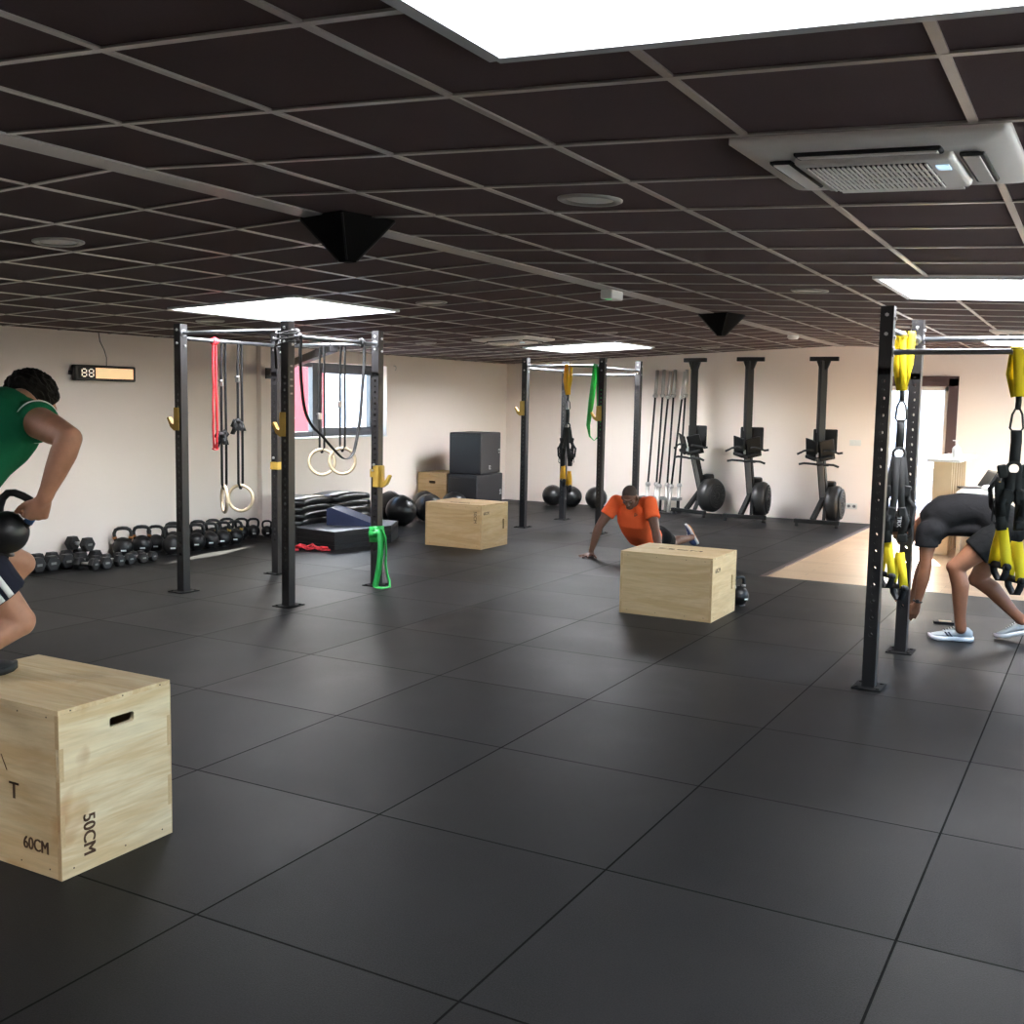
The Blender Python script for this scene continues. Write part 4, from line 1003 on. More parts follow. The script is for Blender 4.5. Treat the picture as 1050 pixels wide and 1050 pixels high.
for (tx, tz), (bx, by), l_ in zip(tops, bots, lb):
    bz = .03 if by > 15.58 else .02
    d = Vector((tx - bx, 15.97 - by, 0)); L = 2.18; zz = math.sqrt(L * L - d.length ** 2) + bz
    barbell((bx, by, bz), (tx, 15.97, zz), l_)
t = thing('barbell_holder', 'low black floor rack holding the six barbells', 'barbell rack', (-6.0, 15.62, 0))
b = MB(); b.mbox((-.36, -.13, 0), (.28, .13, .02)); b.build('base', M['rig'], t)
for x in (-.34, -.03, .26): MB().mbox((x - .02, -.015, .02), (x + .02, .015, .21)).build('post', M['rig'], t)
b = MB(); b.mbox((-.36, -.05, .20), (.28, -.035, .24)); b.mbox((-.36, .10, .20), (.28, .115, .24)); b.mbox((-.36, -.05, .2), (-.345, .115, .24)); b.mbox((.265, -.05, .2), (.28, .115, .24)); b.build('rail', M['rower_grey'], t)

# ------------------------------------------------------------------ ceiling fixtures
def on_ceiling(k, m, dz=0):
    p_ = cp(k, m, dz); return p_
def tilt_q(k):
    n = Vector((.0433 if k > 0 else -.0465, 0, 1)).normalized(); return n.to_track_quat('Z', 'Y')
def aircon(k, m, label):
    t = thing('air_conditioner', label, 'air conditioner', on_ceiling(k, m), 0, 'ceiling cassette air conditioners')
    t.rotation_euler = (0, math.atan(.0433) if k > 0 else -math.atan(.0465), .0108 * -1)
    P = M['ac_plastic']
    b = MB(); S, s2 = .375, .26
    outer = [(-S, -S), (S, -S), (S, S), (-S, S)]; inner = [(-s2, -s2), (s2, -s2), (s2, s2), (-s2, s2)]
    rows = []
    for sc_, z in ((S, .0), (S, -.016), (S - .015, -.024), (s2 + .03, -.038), (s2 + .02, -.036)):
        r_ = []
        for cx_, cy_, a0 in ((1, 1, 0), (-1, 1, pi / 2), (-1, -1, pi), (1, -1, 1.5 * pi)):
            rad = .03 if sc_ > .3 else .02
            for q in range(4): a = a0 + pi / 2 * q / 3; r_.append((cx_ * (sc_ - rad) + rad * cos(a), cy_ * (sc_ - rad) + rad * sin(a), z))
        rows.append(r_)
    b.ring(rows, False); b.build('panel', P, t)
    for i, (dx, dy) in enumerate(((0, -1), (1, 0), (0, 1), (-1, 0))):
        c = Vector((dx * .265, dy * .265, -.040)); sz = (.40, .065, .014) if dx == 0 else (.065, .40, .014)
        MB().box(c, sz, None, .006).build('air_slot', M['darkslot'], t)
        rot = Matrix.Rotation(.10 * (dx if dx else 0), 3, 'Y') @ Matrix.Rotation(-.10 * dy, 3, 'X')
        sz2 = (.38, .05, .006) if dx == 0 else (.05, .38, .006)
        MB().box(c + Vector((dx * -.004, dy * -.004, -.006)), sz2, rot, .002).build('louvre', P, t)
    b = MB(); b.box((0, 0, -.042), (.44, .44, .03), None, .014, 3); b.build('intake_frame', P, t)
    b = MB(); b.box((-.02, .0, -.056), (.34, .36, .006)); b.build('intake_opening', M['darkslot'], t)
    b = MB()
    for q in range(24): x = -.185 + .33 * q / 23; b.mbox((x - .0028, -.18, -.064), (x + .0028, .18, -.055))
    for q in range(3): y = -.09 + .09 * q; b.mbox((-.19, y - .003, -.063), (.15, y + .003, -.056))
    b.build('grille', P, t)
    MB().mbox((.165, -.14, -.060), (.200, -.08, -.0565)).build('status_lamp', M['blue_led'], t)
    return t
aircon(2.72, 1.60, 'white cassette air conditioner in the ceiling, large at the upper right')
aircon(-2.88, 9.63, 'small far air conditioner cassette in the ceiling above the far rig')
aircon(2.72, 9.95, 'air conditioner cassette at the right edge behind the right rig')
def downlight(k, m, label):
    t = thing('downlight', label, 'downlight', on_ceiling(k, m), 0, 'round recessed downlights, switched off')
    t.rotation_euler = (0, math.atan(.0433) if k > 0 else -math.atan(.0465), 0)
    b = MB(); b.lathe([(.095, .004), (.13, .002), (.13, -.006), (.118, -.012), (.098, -.008), (.092, .0)], n=36); b.build('trim_ring', M['dl_ring'], t)
    b = MB(); b.lathe([(.0, .002), (.094, .002), (.094, -.003), (.06, -.004), (0, -.004)], n=32); b.build('lens', M['dl_lens'], t)
    return t
M['dl_ring'] = mat('downlight_ring', (150, 146, 140), .35, metal=.4, var=.03)
M['dl_lens'] = mat('downlight_lens', (225, 222, 214), .4, var=.05)
for k, m, l_ in [(-1.5 - .05, 3.5, 'round downlight at the left of the ceiling, nearest on that side'), (1.5, 3.55, 'round downlight nearest, left of the big air conditioner'), (-1.57, 9.58, 'round downlight right of the ring-rig skylight'),
                 (1.5, 9.7, 'round downlight left of the bright right skylight'), (-3.93, 9.45, 'round downlight between the wall and the ring-rig skylight'), (-3.95, 15.55, 'round downlight beyond the ring rig, over the wood box'),
                 (-1.65, 15.9, 'round downlight just beyond the far skylight'), (-1.53, 21.5, 'farthest round downlight, close to the back wall'), (1.5, 15.75, 'round downlight beside the far air conditioner at the right')]:
    downlight(k, m * SM, l_)
def speaker(k, m, rz, label):
    p_ = on_ceiling(k, m, -.004)
    t = thing('ceiling_speaker', label, 'speaker', p_, rz, 'black wedge speakers under the ceiling ridge')
    b = MB(); S = .30; T = .05; H = .20
    rows = [[(S * cos(a), S * sin(a), z) for a in (0, pi / 2, pi, 1.5 * pi)] for S, z in ((.225, 0), (.225, -.012), (.045, -H), (.04, -H - .008))]
    b.ring(rows, False)
    for f in b.bm.faces: f.smooth = False
    b.build('cabinet', M['black_speaker'], t)
    b = MB()
    for a in (0, pi / 2, pi, 1.5 * pi): b.bar((.225 * cos(a), .225 * sin(a), -.012), (.045 * cos(a), .045 * sin(a), -H), .010, .010)
    b.build('edge_trim', M['black_plastic'], t)
    return t
speaker(.10, 2.42, .54, 'large black pyramid speaker hanging under the ridge, nearer one')
speaker(.10, 8.28, .54, 'small black pyramid speaker farther along the ridge')
p_ = on_ceiling(-.02, 9.81 * SM, -.012)
t = thing('emergency_light', 'small white emergency light with a green indicator on the ridge strip', 'emergency light', p_)
b = MB(); b.box((0, 0, -.035), (.10, .22, .07), None, .012); b.build('case', M['white_plastic'], t); b = MB(); b.box((.0, -.06, -.071), (.05, .02, .004)); b.build('indicator', M['green_led'], t)
p_ = on_ceiling(-.02, 19.1 * SM, -.012)
t = thing('smoke_detector', 'small white round detector far along the ridge strip', 'smoke detector', p_)
b = MB(); b.lathe([(.0, 0), (.065, 0), (.07, -.03), (.05, -.05), (0, -.055)], n=24); b.build('case', M['white_plastic'], t)

# ------------------------------------------------------------------ things on the walls
t = thing('interval_timer', 'black digital wall timer with a lit amber panel, high on the left wall', 'wall timer', (XL, 7.645, 1.872))
MB().mbox((.02, -.375, -.078), (.085, .375, .078), .012).build('case', M['black_plastic'], t)
MB().mbox((.084, -.34, -.058), (.088, .34, .058)).build('window', M['timer_window'] if 'timer_window' in M else M['darkslot'], t)
MB().mbox((.0875, -.135, -.052), (.0895, .335, .052)).build('lit_panel', M['led'], t)  # emissive sheet stands in for light reflected off the display
def seg_digit(y, w, h_, segs):
    b = MB(); g = .010
    S = {'a': (0, h_, w, 0), 'd': (0, -h_, w, 0), 'g': (0, 0, w, 0), 'b': (w, h_ / 2, 0, h_), 'c': (w, -h_ / 2, 0, h_), 'f': (-w, h_ / 2, 0, h_), 'e': (-w, -h_ / 2, 0, h_)}
    for q in segs:
        cy_, cz_, ww, hh = S[q]
        if ww: b.mbox((.0885, y + cy_ - w + g, cz_ - .005), (.0905, y + cy_ + w - g, cz_ + .005))
        else: b.mbox((.0885, y + cy_ - .005, cz_ - h_ / 2 + g / 2), (.0905, y + cy_ + .005, cz_ + h_ / 2 - g / 2))
    return b
for y, sg in ((-.275, 'abcdefg'), (-.19, 'abcdefg')): seg_digit(y, .026, .036, sg).build('digit', M['led_digit'], t)
for z_ in (0,): MB().mbox((0, -.39, -.02), (.03, -.37, .02)).build('bracket', M['black_plastic'], t)
MB().sweep([(.05, .03, .077), (.03, .05, .16), (.02, .03, .24), (.02, -.02, .32), (.015, -.03, .41)], .004, .004, (1, 0, 0), round_=True).build('power_cable', M['black_rubber'], t)
t = thing('wall_hook', 'small metal hook on the left wall right of the window', 'hook', (XL, 12.75, 2.10)); MB().sweep([(0, 0, .03), (.03, 0, .03), (.045, 0, 0), (.03, 0, -.03), (.02, .0, -.025)], .004, .004, (0, 1, 0), round_=True).build('hook', M['steel'], t)
t = thing('light_switch', 'white double switch on the back wall right of the rowing machines', 'light switch', (-3.24, YB, 1.155))
MB().mbox((-.08, -.012, -.042), (.08, 0, .042), .004).build('plate', M['white_plastic'], t)
for s in (-.038, .038): MB().mbox((s - .028, -.017, -.028), (s + .028, -.011, .028), .003).build('rocker', M['white_plastic'], t)
t = thing('power_socket', 'white double socket low on the back wall near the right rowing machine', 'power socket', (-3.25, YB, .24))
MB().mbox((-.08, -.012, -.042), (.08, 0, .042), .004).build('plate', M['white_plastic'], t)
for s in (-.038, .038): MB().cyl((s, -.0125, 0), (s, -.010, 0), .022, seg=20).build('socket_well', M['sock_grey'] if 'sock_grey' in M else M['bar_metal'], t)

# ------------------------------------------------------------------ reception corner
t = thing('reception_counter', 'high beige counter with a white top in front of the door at the right', 'counter', (-1.78, 13.10, 0))
MB().mbox((.0, .06, 0), (.20, .10, 1.065)).build('end_panel', M['counter_wood'], t)
MB().mbox((.02, .10, 0), (.06, 1.62, 1.065)).build('front_panel', M['counter_wood'], t)
for k in range(7): MB().mbox((.17, .12 + .22 * k, .0), (.19, .16 + .22 * k, 1.065)).build('slat', M['counter_wood'], t)
MB().mbox((-.06, -.02, 1.065), (.29, 1.70, 1.095), .003).build('counter_top', M['frame_white'], t)
t = thing('sanitizer_bottle', 'clear pump bottle standing on the white counter top', 'pump bottle', (-1.60, 13.62, 1.095))
MB().lathe([(.0, 0), (.045, 0), (.047, .01), (.047, .11), (.03, .135), (.016, .14), (.016, .155), (0, .155)], n=20).build('bottle', M['bottle'] if 'bottle' in M else M['white_plastic'], t)
b = MB(); b.cyl((0, 0, .155), (0, 0, .20), .008, seg=10); b.bar((.02, 0, .20), (-.045, 0, .205), .016, .012); b.build('pump', M['white_plastic'], t)
t = thing('desk', 'white desk behind the high counter at the right', 'desk', (-1.50, 12.95, 0))
MB().mbox((0, 0, .715), (.75, 1.5, .745), .003).build('desk_top', M['frame_white'], t)
for x in (.03, .68): MB().mbox((x, .03, 0), (x + .04, 1.47, .715)).build('side_panel', M['counter_wood'], t)
t = thing('laptop', 'open black laptop on the desk behind the bending man', 'laptop', (-1.31, 13.70, .745), -1.15)
MB().mbox((-.16, -.23, 0), (.07, .0, .016), .003).build('base', M['black_plastic'], t)
b = MB(); b.box((-.045, .075, .115), (.32, .010, .225), Matrix.Rotation(-.55, 3, 'X'), .003); lid = b.build('lid', M['black_plastic'], t)
b = MB(); b.box((-.045, .070, .113), (.28, .006, .185), Matrix.Rotation(-.55, 3, 'X')); b.build('screen', M['screen'] if 'screen' in M else M['darkslot'], lid)
t = thing('desk_organizer', 'dark pen holder on the desk beside the laptop', 'pen holder', (-1.08, 13.55, .745)); MB().lathe([(.0, 0), (.05, 0), (.05, .10), (.044, .10), (.044, .012), (0, .012)], n=20).build('cup', M['jyellow'], t)
for k in range(3): MB().cyl((.01 * k - .01, .0, .015), (.02 * k - .02, .02, .15), .004, seg=6).build('pen', M['black_plastic'], t)
t = thing('printer', 'black low printer at the back of the desk', 'printer', (-1.10, 14.12, .745), .1); MB().box((0, 0, .075), (.42, .34, .15), None, .015).build('case', M['black_plastic'], t); MB().box((0, -.10, .152), (.36, .12, .006)).build('lid_panel', M['black_rubber'], t)
t = thing('paper_roll', 'white crumpled cloth on the desk before the pen holder', 'cloth', (-1.22, 13.36, .745)); b = MB(); b.ball((0, 0, .035), .05, (1.3, 1, .7), u=14, v=9); b.ball((.05, .02, .03), .035, (1.2, 1, .7), u=12, v=8); b.build('cloth', M['white_plastic'], t)
t = thing('office_chair', 'black office chair cut off by the right picture edge, behind the straps', 'office chair', (-.40, 12.75, 0), .3)
b = MB(); b.box((0, 0, .47), (.50, .48, .09), None, .04, 3); b.build('seat', M['softblack'], t)
b = MB(); b.box((.0, .24, .86), (.48, .08, .62), Matrix.Rotation(-.1, 3, 'X'), .04, 3); b.build('backrest', M['softblack'], t)
b = MB(); b.cyl((0, 0, .09), (0, 0, .43), .03); b.build('gas_lift', M['black_plastic'], t)
for k in range(5):
    a = 2 * pi * k / 5; b = MB(); b.bar((0, 0, .10), (.28 * cos(a), .28 * sin(a), .075), .05, .03); lg = b.build('leg', M['black_plastic'], t); MB().cyl((.28 * cos(a) - .02 * sin(a), .28 * sin(a) + .02 * cos(a), .03), (.28 * cos(a) + .02 * sin(a), .28 * sin(a) - .02 * cos(a), .03), .03, seg=14).build('caster', M['black_rubber'], lg)
t = thing('flat_weight', 'small flat black object on the floor beyond the front shoe of the bending man', 'small object', (-1.07, 8.95, 0), .2); MB().box((0, 0, .008), (.15, .08, .016), None, .006).build('body', M['black_rubber'], t); MB().box((0.01, 0, .018), (.09, .05, .004), None, .001).build('pale_face', M['counter_wood'], t)
# ------------------------------------------------------------------ people
V = Vector
def skin_mat(name, c, rough=.5):
    t = NT(name); f = t.noise(22, 4, .6); g = t.noise(5, 2)
    lo = lin(tuple(v * .86 for v in c)); hi = lin(tuple(min(255, v * 1.06) for v in c))
    t.set(t.mix(f, lo, hi), rough, 0, .4)
    t.b.inputs['Subsurface Weight'].default_value = .06; t.b.inputs['Subsurface Radius'].default_value = (.01, .004, .002)
    t.bump(t.noise(160), .12, .001); return t.m
def cloth_mat(name, c, scale=14, strength=.55, rough=.85):
    t = NT(name); f = t.noise(350, 2)
    t.set(t.mix(f, lin(tuple(v * .92 for v in c)), lin(tuple(min(255, v * 1.05) for v in c))), rough, 0, .2)
    w = t.noise(scale, 2, .45, dist=1.2); h2 = t.math('ADD', w, t.math('MULTIPLY', f, .03)); t.bump(h2, strength, .035)
    t.b.inputs['Sheen Weight'].default_value = .0
    return t.m
class Body(MB):
    def ball(s, c, r, sc=(1, 1, 1), rot=None, u=20, v=12):
        c = V(c); vn = s.bm.verts.new; fn = s.bm.faces.new
        def P(x, y, z):
            p_ = V((x * r * sc[0], y * r * sc[1], z * r * sc[2])); return c + (rot @ p_ if rot is not None else p_)
        top, bot = vn(P(0, 0, 1)), vn(P(0, 0, -1)); rows = []
        for i in range(1, v):
            th = pi * i / v; rows.append([vn(P(sin(th) * cos(2 * pi * j / u), sin(th) * sin(2 * pi * j / u), cos(th))) for j in range(u)])
        for j in range(u):
            k = (j + 1) % u; fn((top, rows[0][j], rows[0][k])); fn((bot, rows[-1][k], rows[-1][j]))
            for q in range(len(rows) - 1): fn((rows[q][j], rows[q + 1][j], rows[q + 1][k], rows[q][k]))
        return s
    def cone(s, a, b, ra, rb, n=18):
        a, b = V(a), V(b); s.ball(a, ra, u=n, v=10); s.ball(b, rb, u=n, v=10)
        if (b - a).length < 1e-6: return s
        q = (b - a).to_track_quat('Z', 'Y'); vn = s.bm.verts.new
        e = [q @ V((cos(2 * pi * j / n), sin(2 * pi * j / n), 0)) for j in range(n)]
        r0 = [vn(a + x * ra) for x in e]; r1 = [vn(b + x * rb) for x in e]
        for j in range(n): k = (j + 1) % n; s.bm.faces.new((r0[j], r0[k], r1[k], r1[j]))
        s.bm.faces.new(r0[::-1]); s.bm.faces.new(r1); return s
    def chain(s, pts, n=18):
        for (a, ra), (b, rb) in zip(pts, pts[1:]): s.cone(a, b, ra, rb, n)
        return s
    def tube(s, secs, n=28):
        """secs: (centre, right vector, up vector across, half width, half depth)"""
        rows = []
        for c, r, u, w, d in secs:
            row = []
            for j in range(n):
                a = 2 * pi * j / n; ca, sa = cos(a), sin(a)
                x = math.copysign(abs(ca) ** .85, ca) * w; y = math.copysign(abs(sa) ** .85, sa) * d
                row.append(V(c) + V(r) * x + V(u) * y)
            rows.append(row)
        return s.ring(rows, False)
def melt(mb, name, material, parent, voxel, smooth=4, base=V((0, 0, 0)), shade=True, fac=.5):
    """fuse everything in mb into one continuous skin"""
    bmesh.ops.translate(mb.bm, verts=mb.bm.verts, vec=-base)
    o = mb.build(name, material, None)
    r = o.modifiers.new('r', 'REMESH'); r.mode = 'VOXEL'; r.voxel_size = voxel; r.use_smooth_shade = True
    if smooth: m_ = o.modifiers.new('s', 'SMOOTH'); m_.factor = fac; m_.iterations = smooth
    bpy.context.view_layer.update()
    dg = bpy.context.evaluated_depsgraph_get(); me = bpy.data.meshes.new_from_object(o.evaluated_get(dg)); me.name = name
    old = o.data; o.modifiers.clear(); o.data = me; bpy.data.meshes.remove(old)
    me.polygons.foreach_set('use_smooth', [True] * len(me.polygons))
    o.parent = parent
    return o
def frame_from(fwd, up):
    f = V(fwd).normalized(); u = V(up); u = (u - f * u.dot(f)).normalized(); r = f.cross(u); return r, f, u
def add_head(b, c, fwd, up, neck_base, nr=.056):
    r, f, u = frame_from(fwd, up); c = V(c)
    P = lambda x, y, z: c + r * x + f * y + u * z
    rot = Matrix((r, f, u)).transposed()
    b.ball(P(0, -.014, .030), 1, (.076, .095, .086), rot, 28, 18)
    b.ball(P(0, .030, -.030), 1, (.060, .062, .086), rot, 24, 16)
    b.ball(P(0, .062, -.090), .027)
    for s in (-1, 1):
        b.cone(P(s * .050, .0, -.055), P(s * .018, .062, -.090), .021, .022)
        b.ball(P(s * .041, .060, -.018), .023); b.cone(P(s * .012, .086, .020), P(s * .050, .064, .018), .011, .012)
        b.ball(P(s * .012, .098, -.036), .0095)
        b.ball(P(s * .080, -.006, -.010), 1, (.010, .022, .032), rot @ Matrix.Rotation(s * -.25, 3, 'Z'))
        b.torus(P(s * .084, -.008, -.008), r * s + f * -.3, .021, .0055, 18, 6)
        b.ball(P(s * .078, .004, -.032), .010)
    b.cone(P(0, .084, .012), P(0, .106, -.030), .010, .0145)
    b.cone(P(-.020, .084, -.062), P(.020, .084, -.062), .0085, .0085); b.cone(P(-.016, .084, -.073), P(.016, .084, -.073), .0085, .0085)
    b.cone(P(0, -.020, -.06), V(neck_base), nr, nr * 1.12, 20)
    return P, rot, (r, f, u)
def add_eyes(parent, P, base):
    for s in (-1, 1):
        b = MB(); b.ball(P(s * .031, .0785, -.002) - base, .0115, u=16, v=10); e = b.build('eye', M['eye_white'], parent)
        b = MB(); b.ball(P(s * .031, .0865, -.002) - base, .0052, u=12, v=8); b.build('iris', M['eye_dark'], e)
M['eye_white'] = mat('eye_white', (112, 96, 88), .4, var=.02); M['eye_dark'] = mat('eye_iris', (30, 20, 16), .15)  # eye whites darkened to carry the shade under the brow
def add_hand(b, W, D, N, T, curls=(.25, .35, .25), spread=.10, thumb=(.55, .75, -.2), tcurl=.25, fan=None, k=1.0):
    """W wrist, D towards fingertips, N out of the back of the hand, T towards the thumb"""
    W, D, N = V(W), V(D).normalized(), V(N); N = (N - D * N.dot(D)).normalized(); T0 = V(T); X = D.cross(N)
    if X.dot(T0) < 0: X = -X
    xs = (.030, .010, -.010, -.029); ds = (.090, .094, .088, .078); ls = (.070, .078, .073, .057); rs = (.0092, .0094, .009, .008)
    b.cone(W - D * .01, W + D * .02, .026 * k, .022 * k, 14)
    for i in range(4):
        kn = W + (X * xs[i] + D * ds[i]) * k
        b.cone(W + (X * xs[i] * .55 + D * .02) * k, kn, .0155 * k, .0125 * k, 12)
        sp = (fan[i] if fan else spread * (1.5 - i)) ; d = (D * cos(sp) + X * sin(sp)).normalized(); n = N.copy(); p0 = kn; rad = rs[i] * k
        c_ = curls[i] if isinstance(curls[0], (tuple, list)) else curls
        for q, fr in enumerate((.46, .30, .24)):
            ax = d.cross(n).normalized(); m_ = Matrix.Rotation(-c_[q], 3, ax); d = m_ @ d; n = m_ @ n
            p1 = p0 + d * ls[i] * fr * k; b.cone(p0, p1, rad, rad * .9, 10); rad *= .9; p0 = p1
        b.ball(p0, rad * 1.02, u=10, v=8)
    for i in range(3): b.cone(W + (X * (xs[i] + xs[i + 1]) / 2 + D * .05) * k, W + (X * (xs[i] + xs[i + 1]) / 2 + D * .078) * k, .0125 * k, .0115 * k, 10)
    d = (D * thumb[0] + X * thumb[1] + N * thumb[2]).normalized(); p0 = W + (X * .020 + D * .022) * k; rad = .0135 * k
    ax = X.cross(D).normalized()
    for q, L in enumerate((.045, .034, .027)):
        p1 = p0 + d * L * k; b.cone(p0, p1, rad, rad * .86, 10); rad *= .86; p0 = p1
        d = (d + D * tcurl - X * tcurl * .3).normalized()
    return b
def arm(b, sh, el, wr, k=1.0):
    sh, el, wr = V(sh), V(el), V(wr); m_ = sh.lerp(el, .5)
    b.chain([(sh, .060 * k), (sh.lerp(el, .25), .056 * k), (m_, .053 * k), (sh.lerp(el, .8), .046 * k), (el, .041 * k), (el.lerp(wr, .25), .045 * k), (el.lerp(wr, .55), .038 * k), (el.lerp(wr, .85), .028 * k), (wr, .0265 * k)])
def leg(b, hip, kn, an, fwd, k=1.0):
    hip, kn, an = V(hip), V(kn), V(an); f = V(fwd); ax = (an - kn).normalized(); back = -(f - ax * f.dot(ax)).normalized()
    b.chain([(hip, .092 * k), (hip.lerp(kn, .35), .083 * k), (hip.lerp(kn, .7), .066 * k), (kn, .055 * k)])
    b.ball(kn + f * .012 * k, .048 * k)
    b.chain([(kn, .053 * k), (kn.lerp(an, .28) + back * .018 * k, .056 * k), (kn.lerp(an, .5) + back * .010 * k, .048 * k), (kn.lerp(an, .8), .036 * k), (an, .036 * k)])
SEC = [(-.10, .115, .085), (-.02, .165, .118), (.08, .160, .112), (.19, .138, .098), (.30, .150, .108), (.41, .172, .120), (.48, .165, .105), (.54, .115, .075), (.58, .066, .062)]
def torso_secs(spine, right, grow=0.0, upto=(-1, 9), k=1.0):
    """spine: (t, point) control points along the back; returns oriented sections"""
    def pt(t):
        for (t0, p0), (t1, p1) in zip(spine, spine[1:]):
            if t <= t1 or (t1, p1) == spine[-1]: return V(p0).lerp(V(p1), (t - t0) / (t1 - t0))
    out = []
    for t, w, d in SEC:
        if not (upto[0] <= t <= upto[1]): continue
        c = pt(t); tg = (pt(t + .03) - pt(t - .03)).normalized(); r = V(right(t)) if callable(right) else V(right)
        r = (r - tg * r.dot(tg)).normalized(); u = r.cross(tg)
        out.append((c, r, u, w * k + grow, d * k + grow))
    return out
def smooth_spine(pts, n=24):
    """Catmull-Rom through (t, point)"""
    P = [(t, V(p_)) for t, p_ in pts]; out = []
    for i in range(len(P) - 1):
        p0 = P[max(i - 1, 0)][1]; p1 = P[i][1]; p2 = P[i + 1][1]; p3 = P[min(i + 2, len(P) - 1)][1]
        for q in range(6):
            f = q / 6; out.append((P[i][0] + (P[i + 1][0] - P[i][0]) * f, .5 * ((2 * p1) + (p2 - p0) * f + (2 * p0 - 5 * p1 + 4 * p2 - p3) * f * f + (-p0 + 3 * p1 - 3 * p2 + p3) * f ** 3)))
    out.append(P[-1]); return out
def shoe(parent, heel, toe, up, upper, sole, base, L=.285, extra=None, name='shoe'):
    """heel and toe: the ends of the sole's underside"""
    heel, toe = V(heel), V(toe); f = (toe - heel).normalized(); u = V(up); u = (u - f * u.dot(f)).normalized(); r = f.cross(u)
    L = (toe - heel).length; s = L / .285
    P = lambda x, y, z: heel + r * x * s + f * y * s + u * z * s - base
    prof = [(0.004, .020, .030, .070), (.03, .034, .036, .095), (.07, .036, .040, .100), (.11, .036, .040, .092), (.15, .040, .038, .078), (.19, .046, .036, .062), (.23, .046, .032, .052), (.262, .036, .028, .044), (.282, .014, .026, .034)]
    rows = []
    for y, w, zb, zt in prof:
        row = []
        for j in range(16):
            a = 2 * pi * j / 16; row.append(P(w * cos(a), y, (zt + .018) / 2 + (zt - .018) / 2 * sin(a)))
        rows.append(row)
    b = MB(); b.ring(rows, False); sh = b.build(name, upper, parent)
    rows = []
    for y, w, lift in [(-.004, .022, .006), (.02, .036, 0), (.08, .036, 0), (.13, .034, .002), (.19, .048, 0), (.235, .047, .002), (.27, .034, .008), (.29, .012, .016)]:
        rows.append([P(-w, y, lift), P(w, y, lift), P(w * 1.02, y, .014 + lift), P(w * .97, y, .030 + lift * .7), P(-w * .97, y, .030 + lift * .7), P(-w * 1.02, y, .014 + lift)])
    b = MB(); b.ring(rows, False); b.build('sole', sole, sh)
    b = MB()
    for k in range(5): y = .125 + .016 * k; b.sweep([P(-.024, y, .092 - .006 * k - .004), P(0, y + .004, .097 - .0075 * k), P(.024, y, .092 - .006 * k - .004)], .005 * s, .003, u)
    b.build('laces', M['white_plastic'], sh)
    if extra: extra(P, sh)
    return sh
# ============ man in the orange shirt, lowering into a press-up
B2 = V((-4.47, 11.0, 0))
SK2 = skin_mat('dark_brown_skin', (112, 76, 60))
t = thing('person', 'man in orange t-shirt and black shorts pressing up from the floor on his hands', 'person', B2)
b = Body()
spine2 = smooth_spine([(-.12, (-4.41, 11.52, .165)), (0, (-4.45, 11.38, .175)), (.2, (-4.515, 11.13, .215)), (.4, (-4.49, 10.93, .40)), (.52, (-4.475, 10.84, .55)), (.60, (-4.47, 10.80, .62))])
rt2 = (-1, -.04, 0)
b.tube(torso_secs(spine2, rt2, 0, (-1, 9), 1.06))
shR, elR, wrR = V((-4.675, 10.80, .60)), V((-4.822, 10.68, .325)), V((-4.885, 10.64, .06))
shL, elL, wrL = V((-4.285, 10.80, .61)), V((-4.170, 10.70, .33)), V((-4.075, 10.62, .06))
for a in (shR, shL):
    b.ball(a, .066); b.cone(V((-4.47, 10.84, .62)), a, .058, .055)
    b.ball(V((-4.48, 10.89, .50)).lerp(a, .35), .05)
arm(b, shR, elR, wrR, 1.08); arm(b, shL, elL, wrL, 1.08)
hpR, hpL = V((-4.53, 11.37, .17)), V((-4.34, 11.37, .17))
knR, anR = V((-4.50, 11.76, .064)), V((-4.35, 12.08, .09)); knL, anL = V((-4.36, 11.72, .066)), V((-4.255, 12.09, .115))
leg(b, hpR, knR, anR, (0, -.6, -.5), .98); leg(b, hpL, knL, anL, (0, -.6, -.5), 1.05)
P2, rot2, ax2 = add_head(b, (-4.462, 10.665, .672), (.06, -.82, -.56), (.0, -.52, .80), (-4.47, 10.80, .60), .060)
flat = ((-.55, .45, .10),) * 4
add_hand(b, wrR + V((0, 0, -.028)), (-.15, -1, -.06), (0, -.1, 1), (1, 0, 0), curls=((-.02, .16, .02),) * 4, fan=(.42, .12, -.18, -.48), thumb=(.35, .9, -.12), k=1.15)
add_hand(b, wrL + V((0, 0, -.028)), (.15, -1, -.06), (0, -.1, 1), (-1, 0, 0), curls=((-.02, .16, .02),) * 4, fan=(.30, .08, -.14, -.38), thumb=(.35, .9, -.12), k=1.05)
body = melt(b, 'body', SK2, t, .0062, 3, B2); add_eyes(t, P2, B2)
# close-cropped hair
b = Body(); r_, f_, u_ = ax2; b.ball(P2(0, -.018, .036), 1, (.0775, .0945, .0855), rot2, 30, 20); o = b; bmesh.ops.bisect_plane(b.bm, geom=b.bm.verts[:] + b.bm.edges[:] + b.bm.faces[:], plane_co=P2(0, .03, .045), plane_no=(-u_ * .8 + f_ * .62), clear_outer=True)
bmesh.ops.translate(b.bm, verts=b.bm.verts, vec=-B2); b.build('cropped_hair', mat('cropped_black_hair', (58, 42, 36), .8, var=.3, scale=300, bump=.3), t)
